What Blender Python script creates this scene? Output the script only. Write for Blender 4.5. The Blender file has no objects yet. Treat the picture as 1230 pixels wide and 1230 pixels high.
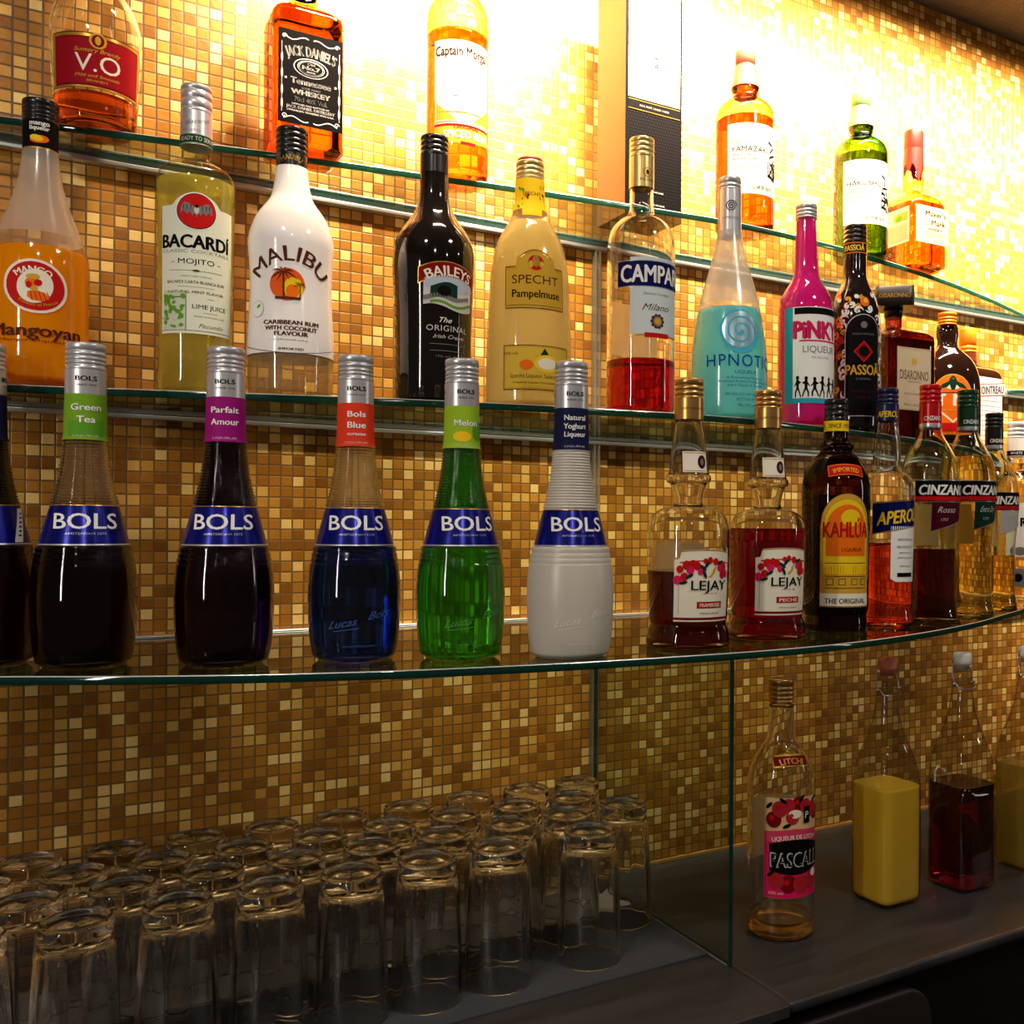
import bpy, math, random
from mathutils import Vector
from mathutils.geometry import tessellate_polygon
random.seed(4)
SC = bpy.context.scene
COL = SC.collection
EYE = 1.40          # camera height above the floor
DCAM = 1.26         # camera distance from the mosaic wall
FPX = 1185.0
ROLL = math.radians(.35)
PI = math.pi
SH_TOP, SH_MID, SH_LOW, CTR = EYE+.413, EYE+.133, EYE-.129, EYE-.506

# ------------------------------------------------------------------ materials
def lin(c):
    c = c/255.
    return c/12.92 if c <= .04045 else ((c+.055)/1.055)**2.4
def rgb(*c): return (lin(c[0]), lin(c[1]), lin(c[2]), 1)
_M = {}
def nt(name):
    m = bpy.data.materials.new(name); m.use_nodes = True
    t = m.node_tree; t.nodes.clear()
    o = t.nodes.new('ShaderNodeOutputMaterial')
    return m, t, o
def N(t, typ, **k):
    n = t.nodes.new(typ)
    for a, b in k.items():
        if a.startswith('i_'): n.inputs[a[2:].replace('_', ' ')].default_value = b
        else: setattr(n, a, b)
    return n
def plain(name, col, rough=.5, metal=0., spec=.5, coat=0.):
    if name in _M: return _M[name]
    m, t, o = nt(name)
    p = N(t, 'ShaderNodeBsdfPrincipled')
    nz = N(t, 'ShaderNodeTexNoise'); nz.inputs['Scale'].default_value = 90
    mr = N(t, 'ShaderNodeMapRange'); mr.inputs['To Min'].default_value = max(0, rough-.05); mr.inputs['To Max'].default_value = min(1, rough+.05)
    t.links.new(nz.outputs['Fac'], mr.inputs['Value']); t.links.new(mr.outputs[0], p.inputs['Roughness'])
    p.inputs['Base Color'].default_value = col
    p.inputs['Metallic'].default_value = metal
    p.inputs['Specular IOR Level'].default_value = spec
    p.inputs['Coat Weight'].default_value = coat; p.inputs['Coat Roughness'].default_value = .05
    t.links.new(p.outputs[0], o.inputs[0]); _M[name] = m
    return m
def schlick(t, f0=.04, mul=1.):
    lw = N(t, 'ShaderNodeLayerWeight'); lw.inputs['Blend'].default_value = .5
    pw = N(t, 'ShaderNodeMath', operation='POWER'); pw.inputs[1].default_value = 5
    t.links.new(lw.outputs['Facing'], pw.inputs[0])
    ma = N(t, 'ShaderNodeMath', operation='MULTIPLY_ADD'); ma.inputs[1].default_value = (1-f0)*mul; ma.inputs[2].default_value = f0*mul
    t.links.new(pw.outputs[0], ma.inputs[0])
    return ma.outputs[0], lw.outputs['Facing']
def thin(name, tint, rough=.01, f0=.05, dens=1.0, haze=None, hazecol=(1, 1, 1, 1)):
    """one wall of glass: lets light through with absorption by path length, mirrors by angle"""
    if name in _M: return _M[name]
    m, t, o = nt(name)
    fr, fac = schlick(t, f0)
    co = N(t, 'ShaderNodeMath', operation='SUBTRACT'); co.inputs[0].default_value = 1.06; t.links.new(fac, co.inputs[1])
    iv = N(t, 'ShaderNodeMath', operation='DIVIDE'); iv.inputs[0].default_value = dens; t.links.new(co.outputs[0], iv.inputs[1])
    cmb = N(t, 'ShaderNodeCombineColor')
    for k in range(3):
        p = N(t, 'ShaderNodeMath', operation='POWER'); p.inputs[0].default_value = tint[k]; t.links.new(iv.outputs[0], p.inputs[1]); t.links.new(p.outputs[0], cmb.inputs[k])
    tr = N(t, 'ShaderNodeBsdfTransparent'); t.links.new(cmb.outputs[0], tr.inputs[0])
    base = tr.outputs[0]
    if haze:
        d = N(t, 'ShaderNodeBsdfDiffuse'); d.inputs[0].default_value = hazecol
        tl = N(t, 'ShaderNodeBsdfTranslucent'); tl.inputs[0].default_value = hazecol
        a = N(t, 'ShaderNodeMixShader'); a.inputs[0].default_value = .6; t.links.new(d.outputs[0], a.inputs[1]); t.links.new(tl.outputs[0], a.inputs[2])
        b = N(t, 'ShaderNodeMixShader'); b.inputs[0].default_value = haze; t.links.new(base, b.inputs[1]); t.links.new(a.outputs[0], b.inputs[2]); base = b.outputs[0]
    gl = N(t, 'ShaderNodeBsdfGlossy'); gl.inputs['Roughness'].default_value = rough
    mx = N(t, 'ShaderNodeMixShader'); t.links.new(fr, mx.inputs[0]); t.links.new(base, mx.inputs[1]); t.links.new(gl.outputs[0], mx.inputs[2])
    t.links.new(mx.outputs[0], o.inputs[0]); _M[name] = m
    return m
def liquid(name, col, ior=1.33, rough=None):
    if name in _M: return _M[name]
    m, t, o = nt(name)
    p = N(t, 'ShaderNodeBsdfPrincipled'); p.inputs['Base Color'].default_value = col
    p.inputs['Transmission Weight'].default_value = 1; p.inputs['IOR'].default_value = ior; p.inputs['Roughness'].default_value = (.06 if ior < 1.4 else 0.) if rough is None else rough
    t.links.new(p.outputs[0], o.inputs[0]); _M[name] = m
    return m
def milky(name, col, trans=.6, clear=0.):
    if name in _M: return _M[name]
    m, t, o = nt(name)
    d = N(t, 'ShaderNodeBsdfDiffuse'); d.inputs[0].default_value = col
    tl = N(t, 'ShaderNodeBsdfTranslucent'); tl.inputs[0].default_value = col
    a = N(t, 'ShaderNodeMixShader'); a.inputs[0].default_value = trans; t.links.new(d.outputs[0], a.inputs[1]); t.links.new(tl.outputs[0], a.inputs[2])
    out = a.outputs[0]
    if clear:
        tr = N(t, 'ShaderNodeBsdfTransparent'); tr.inputs[0].default_value = col
        b = N(t, 'ShaderNodeMixShader'); b.inputs[0].default_value = clear; t.links.new(out, b.inputs[1]); t.links.new(tr.outputs[0], b.inputs[2]); out = b.outputs[0]
    fr, _ = schlick(t, .04)
    gl = N(t, 'ShaderNodeBsdfGlossy'); gl.inputs['Roughness'].default_value = .06
    mx = N(t, 'ShaderNodeMixShader'); t.links.new(fr, mx.inputs[0]); t.links.new(out, mx.inputs[1]); t.links.new(gl.outputs[0], mx.inputs[2])
    t.links.new(mx.outputs[0], o.inputs[0]); _M[name] = m
    return m
def mosaic(name, ramp, ph=.01304, pw=.01385, gr=(.155, .078, .018, 1), metal=.35, rough=.36):
    m, t, o = nt(name)
    geo = N(t, 'ShaderNodeNewGeometry'); sp = N(t, 'ShaderNodeSeparateXYZ'); t.links.new(geo.outputs['Position'], sp.inputs[0])
    outs = []; fr = []
    for ax, pt in (('X', pw), ('Z' if name == 'gold_mosaic' else 'Y', ph)):
        dv = N(t, 'ShaderNodeMath', operation='DIVIDE'); dv.inputs[1].default_value = pt; t.links.new(sp.outputs[ax], dv.inputs[0])
        fl = N(t, 'ShaderNodeMath', operation='FLOOR'); t.links.new(dv.outputs[0], fl.inputs[0])
        fc = N(t, 'ShaderNodeMath', operation='FRACT'); t.links.new(dv.outputs[0], fc.inputs[0])
        s = N(t, 'ShaderNodeMath', operation='SUBTRACT'); s.inputs[1].default_value = .5; t.links.new(fc.outputs[0], s.inputs[0])
        ab = N(t, 'ShaderNodeMath', operation='ABSOLUTE'); t.links.new(s.outputs[0], ab.inputs[0])
        outs.append(fl.outputs[0]); fr.append(ab.outputs[0])
    cb = N(t, 'ShaderNodeCombineXYZ'); t.links.new(outs[0], cb.inputs[0]); t.links.new(outs[1], cb.inputs[1])
    wn = N(t, 'ShaderNodeTexWhiteNoise', noise_dimensions='2D'); t.links.new(cb.outputs[0], wn.inputs['Vector'])
    nz = N(t, 'ShaderNodeTexNoise'); nz.inputs['Scale'].default_value = .16; t.links.new(cb.outputs[0], nz.inputs['Vector'])
    # clusters: mix of white noise and slow noise
    mr = N(t, 'ShaderNodeMath', operation='MULTIPLY_ADD'); mr.inputs[1].default_value = .7; mr.inputs[2].default_value = -.35; t.links.new(nz.outputs['Fac'], mr.inputs[0])
    ad = N(t, 'ShaderNodeMath', operation='ADD'); t.links.new(wn.outputs['Value'], ad.inputs[0]); t.links.new(mr.outputs[0], ad.inputs[1])
    cr = N(t, 'ShaderNodeValToRGB'); cr.color_ramp.interpolation = 'CONSTANT'
    e = cr.color_ramp.elements
    while len(e) > 1: e.remove(e[0])
    e[0].position = 0; e[0].color = ramp[0][1]
    for p, c in ramp[1:]:
        x = e.new(p); x.color = c
    t.links.new(ad.outputs[0], cr.inputs[0])
    mxx = N(t, 'ShaderNodeMath', operation='MAXIMUM'); t.links.new(fr[0], mxx.inputs[0]); t.links.new(fr[1], mxx.inputs[1])
    gt = N(t, 'ShaderNodeMapRange'); gt.inputs['From Min'].default_value = .405; gt.inputs['From Max'].default_value = .44; t.links.new(mxx.outputs[0], gt.inputs['Value'])
    mc = N(t, 'ShaderNodeMix', data_type='RGBA'); t.links.new(gt.outputs[0], mc.inputs['Factor']); t.links.new(cr.outputs[0], mc.inputs[6]); mc.inputs[7].default_value = gr
    # hand-made unevenness inside the tiles
    n2 = N(t, 'ShaderNodeTexNoise'); n2.inputs['Scale'].default_value = 160; n2.inputs['Detail'].default_value = 3; t.links.new(geo.outputs['Position'], n2.inputs['Vector'])
    sb = N(t, 'ShaderNodeMath', operation='SUBTRACT'); t.links.new(n2.outputs['Fac'], sb.inputs[0]); t.links.new(gt.outputs[0], sb.inputs[1])
    bp = N(t, 'ShaderNodeBump'); bp.inputs['Strength'].default_value = .35; bp.inputs['Distance'].default_value = .0008; t.links.new(sb.outputs[0], bp.inputs['Height'])
    p = N(t, 'ShaderNodeBsdfPrincipled'); t.links.new(mc.outputs[2], p.inputs['Base Color']); t.links.new(bp.outputs[0], p.inputs['Normal'])
    mm = N(t, 'ShaderNodeMath', operation='MULTIPLY_ADD'); mm.inputs[1].default_value = -metal; mm.inputs[2].default_value = metal; t.links.new(gt.outputs[0], mm.inputs[0]); t.links.new(mm.outputs[0], p.inputs['Metallic'])
    p.inputs['Roughness'].default_value = rough
    t.links.new(p.outputs[0], o.inputs[0])
    return m
def stone(name, c0, c1, rough=.38, sc=6):
    m, t, o = nt(name)
    geo = N(t, 'ShaderNodeNewGeometry')
    mp = N(t, 'ShaderNodeMapping'); mp.inputs['Scale'].default_value = (1, 5, 1); t.links.new(geo.outputs['Position'], mp.inputs[0])
    n1 = N(t, 'ShaderNodeTexNoise'); n1.inputs['Scale'].default_value = sc; n1.inputs['Detail'].default_value = 8; n1.inputs['Roughness'].default_value = .65; t.links.new(mp.outputs[0], n1.inputs['Vector'])
    n2 = N(t, 'ShaderNodeTexNoise'); n2.inputs['Scale'].default_value = 420; t.links.new(geo.outputs['Position'], n2.inputs['Vector'])
    mx = N(t, 'ShaderNodeMix', data_type='RGBA'); mx.inputs[6].default_value = c0; mx.inputs[7].default_value = c1; 
    mr = N(t, 'ShaderNodeMapRange'); mr.inputs['From Min'].default_value = .35; mr.inputs['From Max'].default_value = .7; t.links.new(n1.outputs['Fac'], mr.inputs[0]); t.links.new(mr.outputs[0], mx.inputs['Factor'])
    # crumbs and scratches
    dm = N(t, 'ShaderNodeMapRange'); dm.inputs['From Min'].default_value = .77; dm.inputs['From Max'].default_value = .8; t.links.new(n2.outputs['Fac'], dm.inputs[0])
    m2 = N(t, 'ShaderNodeMix', data_type='RGBA'); t.links.new(dm.outputs[0], m2.inputs['Factor']); t.links.new(mx.outputs[2], m2.inputs[6]); m2.inputs[7].default_value = (.3, .28, .26, 1)
    bp = N(t, 'ShaderNodeBump'); bp.inputs['Strength'].default_value = .2; bp.inputs['Distance'].default_value = .001; t.links.new(n1.outputs['Fac'], bp.inputs['Height'])
    p = N(t, 'ShaderNodeBsdfPrincipled'); t.links.new(m2.outputs[2], p.inputs['Base Color']); t.links.new(bp.outputs[0], p.inputs['Normal'])
    rr = N(t, 'ShaderNodeMapRange'); rr.inputs['To Min'].default_value = rough-.1; rr.inputs['To Max'].default_value = rough+.2; t.links.new(n1.outputs['Fac'], rr.inputs[0]); t.links.new(rr.outputs[0], p.inputs['Roughness'])
    t.links.new(p.outputs[0], o.inputs[0])
    return m
def felt(name, c, sc=700):
    m, t, o = nt(name)
    geo = N(t, 'ShaderNodeNewGeometry')
    n = N(t, 'ShaderNodeTexNoise'); n.inputs['Scale'].default_value = sc; n.inputs['Detail'].default_value = 4; t.links.new(geo.outputs['Position'], n.inputs['Vector'])
    mx = N(t, 'ShaderNodeMix', data_type='RGBA'); mx.inputs[6].default_value = tuple(a*.5 for a in c[:3])+(1,); mx.inputs[7].default_value = tuple(min(1, a*1.6) for a in c[:3])+(1,); t.links.new(n.outputs['Fac'], mx.inputs['Factor'])
    bp = N(t, 'ShaderNodeBump'); bp.inputs['Strength'].default_value = .8; bp.inputs['Distance'].default_value = .002; t.links.new(n.outputs['Fac'], bp.inputs['Height'])
    p = N(t, 'ShaderNodeBsdfPrincipled'); p.inputs['Roughness'].default_value = .85; t.links.new(mx.outputs[2], p.inputs['Base Color']); t.links.new(bp.outputs[0], p.inputs['Normal'])
    t.links.new(p.outputs[0], o.inputs[0])
    return m

def ink(name, c, rough=.5, metal=0.): return plain('ink_'+name, rgb(*c), rough, metal, .05)
BACKP = milky('back_label_paper', rgb(236, 228, 214), .75)
WHITE = ink('white', (240, 238, 232)); CREAM = ink('cream', (236, 228, 205)); BLACK = ink('black', (14, 12, 12)); GOLD = ink('gold', (196, 152, 60), .3, .6)
RED = ink('red', (190, 24, 22)); NAVY = ink('navy', (14, 20, 78), .3); BLUE = ink('blue', (12, 22, 120), .2); DRED = ink('dark_red', (120, 12, 20)); ORANGE = ink('orange', (236, 110, 20))
YELLOW = ink('yellow', (240, 200, 30)); GREEN = ink('green', (90, 150, 40)); PINK = ink('pink', (214, 30, 92)); GREY = ink('grey', (120, 118, 116)); BROWN = ink('brown', (84, 38, 22)); SKY = ink('pale_blue', (176, 190, 206)); TEAL = ink('teal', (40, 165, 185)); DGREEN = ink('dark_green', (18, 52, 36)); SILVER = ink('silver', (180, 182, 186), .3, .8); LGREY = ink('light_grey', (196, 194, 190)); MAROON = ink('maroon', (70, 10, 26)); OCHRE = ink('ochre', (206, 160, 50), .45)
M_SILVER = plain('brushed_silver', (.60, .60, .62, 1), .32, .6); M_BLACK = plain('black_cap', (.012, .011, .011, 1), .22); M_GOLD = plain('gold_cap', rgb(206, 160, 92), .3, .85)
M_PGOLD = plain('pale_gold_cap', rgb(226, 200, 128), .3, .7); M_REDCAP = plain('red_cap', rgb(190, 18, 22), .25, .2); M_GREENCAP = plain('green_cap', rgb(16, 66, 40), .25, .2); M_NAVYCAP = plain('navy_cap', rgb(20, 28, 64), .28, .2)
M_WHITECAP = plain('white_cap', rgb(226, 222, 222), .35, .2); M_ORANGECAP = plain('orange_cap', rgb(240, 130, 20), .35, .1); M_COPPER = plain('copper_cap', rgb(150, 86, 62), .4, .2); M_PGREEN = plain('pale_green_cap', rgb(98, 140, 74), .4, .1)
M_WAX = plain('red_wax', rgb(172, 26, 16), .35, 0, .4); M_BLUEFOIL = plain('blue_foil', rgb(18, 24, 130), .22, .55)
SOLID = liquid('solid_clear_glass', (.955, .96, .945, 1), 1.47)
CLEAR = thin('clear_glass', (.95, .96, .94), dens=.9); FROST = thin('frosted_glass', (.9, .88, .85), .25, haze=.8, hazecol=(.86, .83, .78, 1))
AMBER = thin('amber_glass', (.5, .2, .05)); DARKGL = thin('black_glass', (.1, .03, .012)); GREENGL = thin('green_glass', (.36, .58, .09)); AMBER2 = thin('light_amber_glass', (.93, .74, .42))
M_STEEL = plain('steel_wire', (.55, .55, .56, 1), .25, 1.); M_RAIL = plain('aluminium_rail', (.72, .72, .72, 1), .3, .9)

# ------------------------------------------------------------------ mesh builder
class MB:
    def __init__(s): s.v = []; s.f = []; s.m = []; s.mats = []; s.sm = []
    def mi(s, m):
        if m not in s.mats: s.mats.append(m)
        return s.mats.index(m)
    def face(s, idx, m, sm=True): s.f.append(idx); s.m.append(s.mi(m)); s.sm.append(sm)
    def ring(s, r, z, n, seg, cx=0, cy=0, ry=None, rot=0):
        b = len(s.v); ry = r if ry is None else ry
        for i in range(seg):
            a = 2*PI*i/seg+rot; c, q = math.cos(a), math.sin(a)
            k = (abs(c)**n+abs(q)**n)**(-1/n) if n != 2 else 1
            s.v.append((cx+r*k*c, cy+ry*k*q, z))
        return b
    def lathe(s, pts, m, seg=56, cap0=True, cap1=True, sm=True, cx=0, cy=0, ratio=1., rot=0):
        """pts: (r, z[, n]) from bottom to top; m may be a function of z"""
        rings = []
        for p in pts:
            n = p[2] if len(p) > 2 else 2
            r = max(p[0], 1e-5)
            rings.append((s.ring(r, p[1], n, seg, cx, cy, r*ratio, rot), p[1]))
        for (a, za), (b, zb) in zip(rings, rings[1:]):
            mm = m((za+zb)/2) if callable(m) else m
            for i in range(seg):
                j = (i+1) % seg
                s.face((a+i, a+j, b+j, b+i), mm, sm)
        for on, (a, za), rv in ((cap0, rings[0], 1), (cap1, rings[-1], 0)):
            if on:
                mm = m(za) if callable(m) else m
                f = list(range(a, a+seg))
                s.face(tuple(f[::-1] if rv else f), mm, False)
    def box(s, x0, x1, y0, y1, z0, z1, m, mats=None):
        b = len(s.v)
        s.v += [(x, y, z) for z in (z0, z1) for y in (y0, y1) for x in (x0, x1)]
        for k, f in enumerate(((0, 2, 3, 1), (4, 5, 7, 6), (0, 1, 5, 4), (2, 6, 7, 3), (0, 4, 6, 2), (1, 3, 7, 5))):
            s.face(tuple(b+i for i in f), mats[k] if mats else m, False)
    def tube(s, pts, r, m, seg=8):
        pts = [Vector(p) for p in pts]; prev = None
        for i, p in enumerate(pts):
            d = (pts[min(i+1, len(pts)-1)]-pts[max(i-1, 0)]).normalized()
            a = d.cross(Vector((0, 0, 1)) if abs(d.z) < .9 else Vector((1, 0, 0))).normalized(); b2 = d.cross(a)
            b = len(s.v)
            for k in range(seg):
                t = 2*PI*k/seg; s.v.append(tuple(p+a*math.cos(t)*r+b2*math.sin(t)*r))
            if prev is not None:
                for k in range(seg): s.face((prev+k, prev+(k+1) % seg, b+(k+1) % seg, b+k), m)
            prev = b
    def build(s, name, parent=None, bevel=0, fix=True):
        me = bpy.data.meshes.new(name); me.from_pydata(s.v, [], s.f)
        for m in s.mats: me.materials.append(m)
        me.polygons.foreach_set('material_index', s.m); me.polygons.foreach_set('use_smooth', s.sm)
        me.update()
        o = bpy.data.objects.new(name, me); COL.objects.link(o)
        if parent: o.parent = parent
        if bevel:
            bv = o.modifiers.new('bevel', 'BEVEL'); bv.width = bevel; bv.segments = 3; bv.limit_method = 'ANGLE'
        return o
def crom(pts, k=4):
    """smooth a profile of (r, z, n)"""
    out = []
    for i in range(len(pts)-1):
        p0, p1, p2, p3 = pts[max(i-1, 0)], pts[i], pts[i+1], pts[min(i+2, len(pts)-1)]
        L = math.hypot(p2[0]-p1[0], p2[1]-p1[1])
        kk = 1 if L < .0025 else k
        for j in range(kk):
            t = j/kk; o = []
            for a in range(3):
                m1 = (p2[a]-p0[a])*.5; m2 = (p3[a]-p1[a])*.5
                d01 = math.hypot(p1[0]-p0[0], p1[1]-p0[1]) or L; d23 = math.hypot(p3[0]-p2[0], p3[1]-p2[1]) or L
                m1 *= min(1, 2*L/(L+d01)); m2 *= min(1, 2*L/(L+d23))
                o.append((2*t**3-3*t*t+1)*p1[a]+(t**3-2*t*t+t)*m1+(-2*t**3+3*t*t)*p2[a]+(t**3-t*t)*m2)
            out.append(tuple(o))
    out.append(pts[-1]); return out

# ------------------------------------------------------------------ lettering
_G = {}
def glyphs(txt, bold, space):
    key = (txt, bold, space)
    if key in _G: return _G[key]
    cu = bpy.data.curves.new('t', 'FONT'); cu.body = txt; cu.size = 1; cu.space_character = space; cu.resolution_u = 3
    ob = bpy.data.objects.new('t', cu); me = ob.to_mesh()
    vs = [(v.co.x, v.co.y) for v in me.vertices]
    me.calc_loop_triangles(); fs = [tuple(p.vertices) for p in me.loop_triangles]
    ob.to_mesh_clear(); bpy.data.objects.remove(ob); bpy.data.curves.remove(cu)
    if not vs: vs = [(0, 0)]
    if bold > 0:   # heavier strokes: the letter repeated a little to each side
        n = len(vs); d = min(bold*1.1, .045); base = list(vs); bf = list(fs); vs = []; fs = []
        for q, (dx, dy) in enumerate(((-d, 0), (d, 0), (0, d*.5), (0, -d*.5))):
            vs += [(x+dx, y+dy) for x, y in base]; fs += [tuple(i+q*n for i in f) for f in bf]
    x0 = min(v[0] for v in vs); x1 = max(v[0] for v in vs); capb = [v[1] for v in vs]
    y0, y1 = min(capb), max(capb)
    _G[key] = ([(v[0]-(x0+x1)/2, v[1]) for v in vs], fs, x1-x0, y0, y1)
    return _G[key]

# ------------------------------------------------------------------ bottles
class Bottle:
    """profiles are measured in units of s metres (heights) and w metres (half widths) below the eye line yh"""
    def __init__(b, name, label, cat, X, Y, h, s=None, w=None, x=None, turn=0, yaw=None, prof=None, glass=CLEAR, group=None, seg=56, ratio=1., solid=False):
        b.solid = solid
        b.metric = s is None
        b.h = h-EYE; b.s = s; b.w = w; b.ratio = ratio; b.seg = seg
        if not b.metric: b.s, b.w = s/1000., w/1000.; b.yh = 634+(x-780)*math.tan(ROLL)
        r = bpy.data.objects.new(name, None); COL.objects.link(r); b.root = r
        r.empty_display_size = .05
        r.location = (X, Y, h)
        r['label'] = label; r['category'] = cat
        if group: r['group'] = group
        if yaw is None: yaw = math.atan2(-DCAM-Y, -X)+PI/2
        r.rotation_euler = (0, 0, yaw+math.radians(turn))
        pts = [((p[0]*b.w if not b.metric else p[0]), b.zs(p[1]), p[2] if len(p) > 2 else 2) for p in prof]
        pts.sort(key=lambda p: p[1])
        pts = [(p[0], max(p[1], .0), p[2]) for p in pts]
        r0, z0, n0 = pts[0]
        if z0 > .004: pts.insert(0, (r0*.985, .003, n0))
        else: pts[0] = (r0, .003, n0)
        pts = crom(pts)
        r0, n0 = pts[0][0], pts[0][2]
        b.prof = [(r0-.003, .0003, n0)]+pts
        if glass:
            if solid:
                inn = [(max(p[0]-.0022, .003), p[1], p[2]) for p in b.prof if p[1] > .007]
                inn = [(.001, .0075, n0), (max(b.R(.007)-.009, .004), .0052, n0), (max(b.R(.007)-.0035, .006), .0058, n0)]+inn
                mb = MB(); mb.lathe([(.001, .0025, n0), (b.prof[0][0]-.006, .0015, n0)]+b.prof+inn[::-1], glass, seg, cap0=False, cap1=False, ratio=ratio)
            else:
                mb = MB(); mb.lathe(b.prof, glass, seg, cap0=True, cap1=False, ratio=ratio)
            b.glass = mb.build('glass_body', r)
    def zs(b, y): return y if b.metric else (b.yh-y)*b.s-b.h
    def R(b, z):
        P = b.prof
        for p, q in zip(P, P[1:]):
            if p[1] <= z <= q[1]: return p[0]+(q[0]-p[0])*(z-p[1])/max(q[1]-p[1], 1e-9)
        return P[0][0] if z < P[0][1] else P[-1][0]
    def zf(b, y, r=None):
        if b.metric: return y
        z = b.zs(y)
        for _ in range(3):
            rr = b.R(z) if r is None else r
            z = (b.yh-y)*(b.s-rr*b.ratio/FPX)-b.h
        return z
    def fill(b, ytop, mat, name='liquid', inset=.0011, lo=.004, flat=False):
        zt = ytop if b.metric else b.zf(ytop)
        if b.solid: inset = .0013; lo = .0052
        pr = [p for p in b.prof if lo < p[1] < zt]
        pts = [(max(p[0]-inset, .001), p[1], p[2]) for p in pr]
        n0, n1 = pts[0][2], pts[-1][2]
        pts = [(max(b.R(lo)-inset-.004, .002), lo, n0), (b.R(lo)-inset-.001, lo+.0012, n0)]+[p for p in pts if p[1] > lo+.002]
        pts.append((b.R(zt)-inset, zt, n1))
        mb = MB(); mb.lathe(pts, mat, b.seg, ratio=b.ratio)
        return mb.build(name, b.root)
    def cap(b, y0, y1, hw, mat, grooves=(.25, .5, .7), name='cap', knurl=.18, ring=None):
        """screw cap between the heights y0 (top) and y1, with turned grooves"""
        r = hw if b.metric else hw*b.w
        zt, zb = b.zf(y0, r), b.zf(y1, r); H = zt-zb
        pts = [(r*.97, zb), (r*1.0, zb+.0004)]
        g = sorted(zt-H*q for q in grooves)
        d = min(.0016, H*.045)
        for q in g:
            pts += [(r*1., q-d), (r*.93, q-d*.35), (r*.93, q+d*.35), (r*1., q+d)]
        pts += [(r*1.0, zt-.0016), (r*.97, zt-.0004), (r*.9, zt)]
        mb = MB(); mb.lathe(pts, mat, 48, sm=True)
        o = mb.build(name, b.root)
        for p in o.data.polygons: p.use_smooth = True
        return o
    def part(b, name='front_label', rfun=None, flat=None, turn=0, side=None):
        return Part(b, name, rfun, flat, turn, side)
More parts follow.
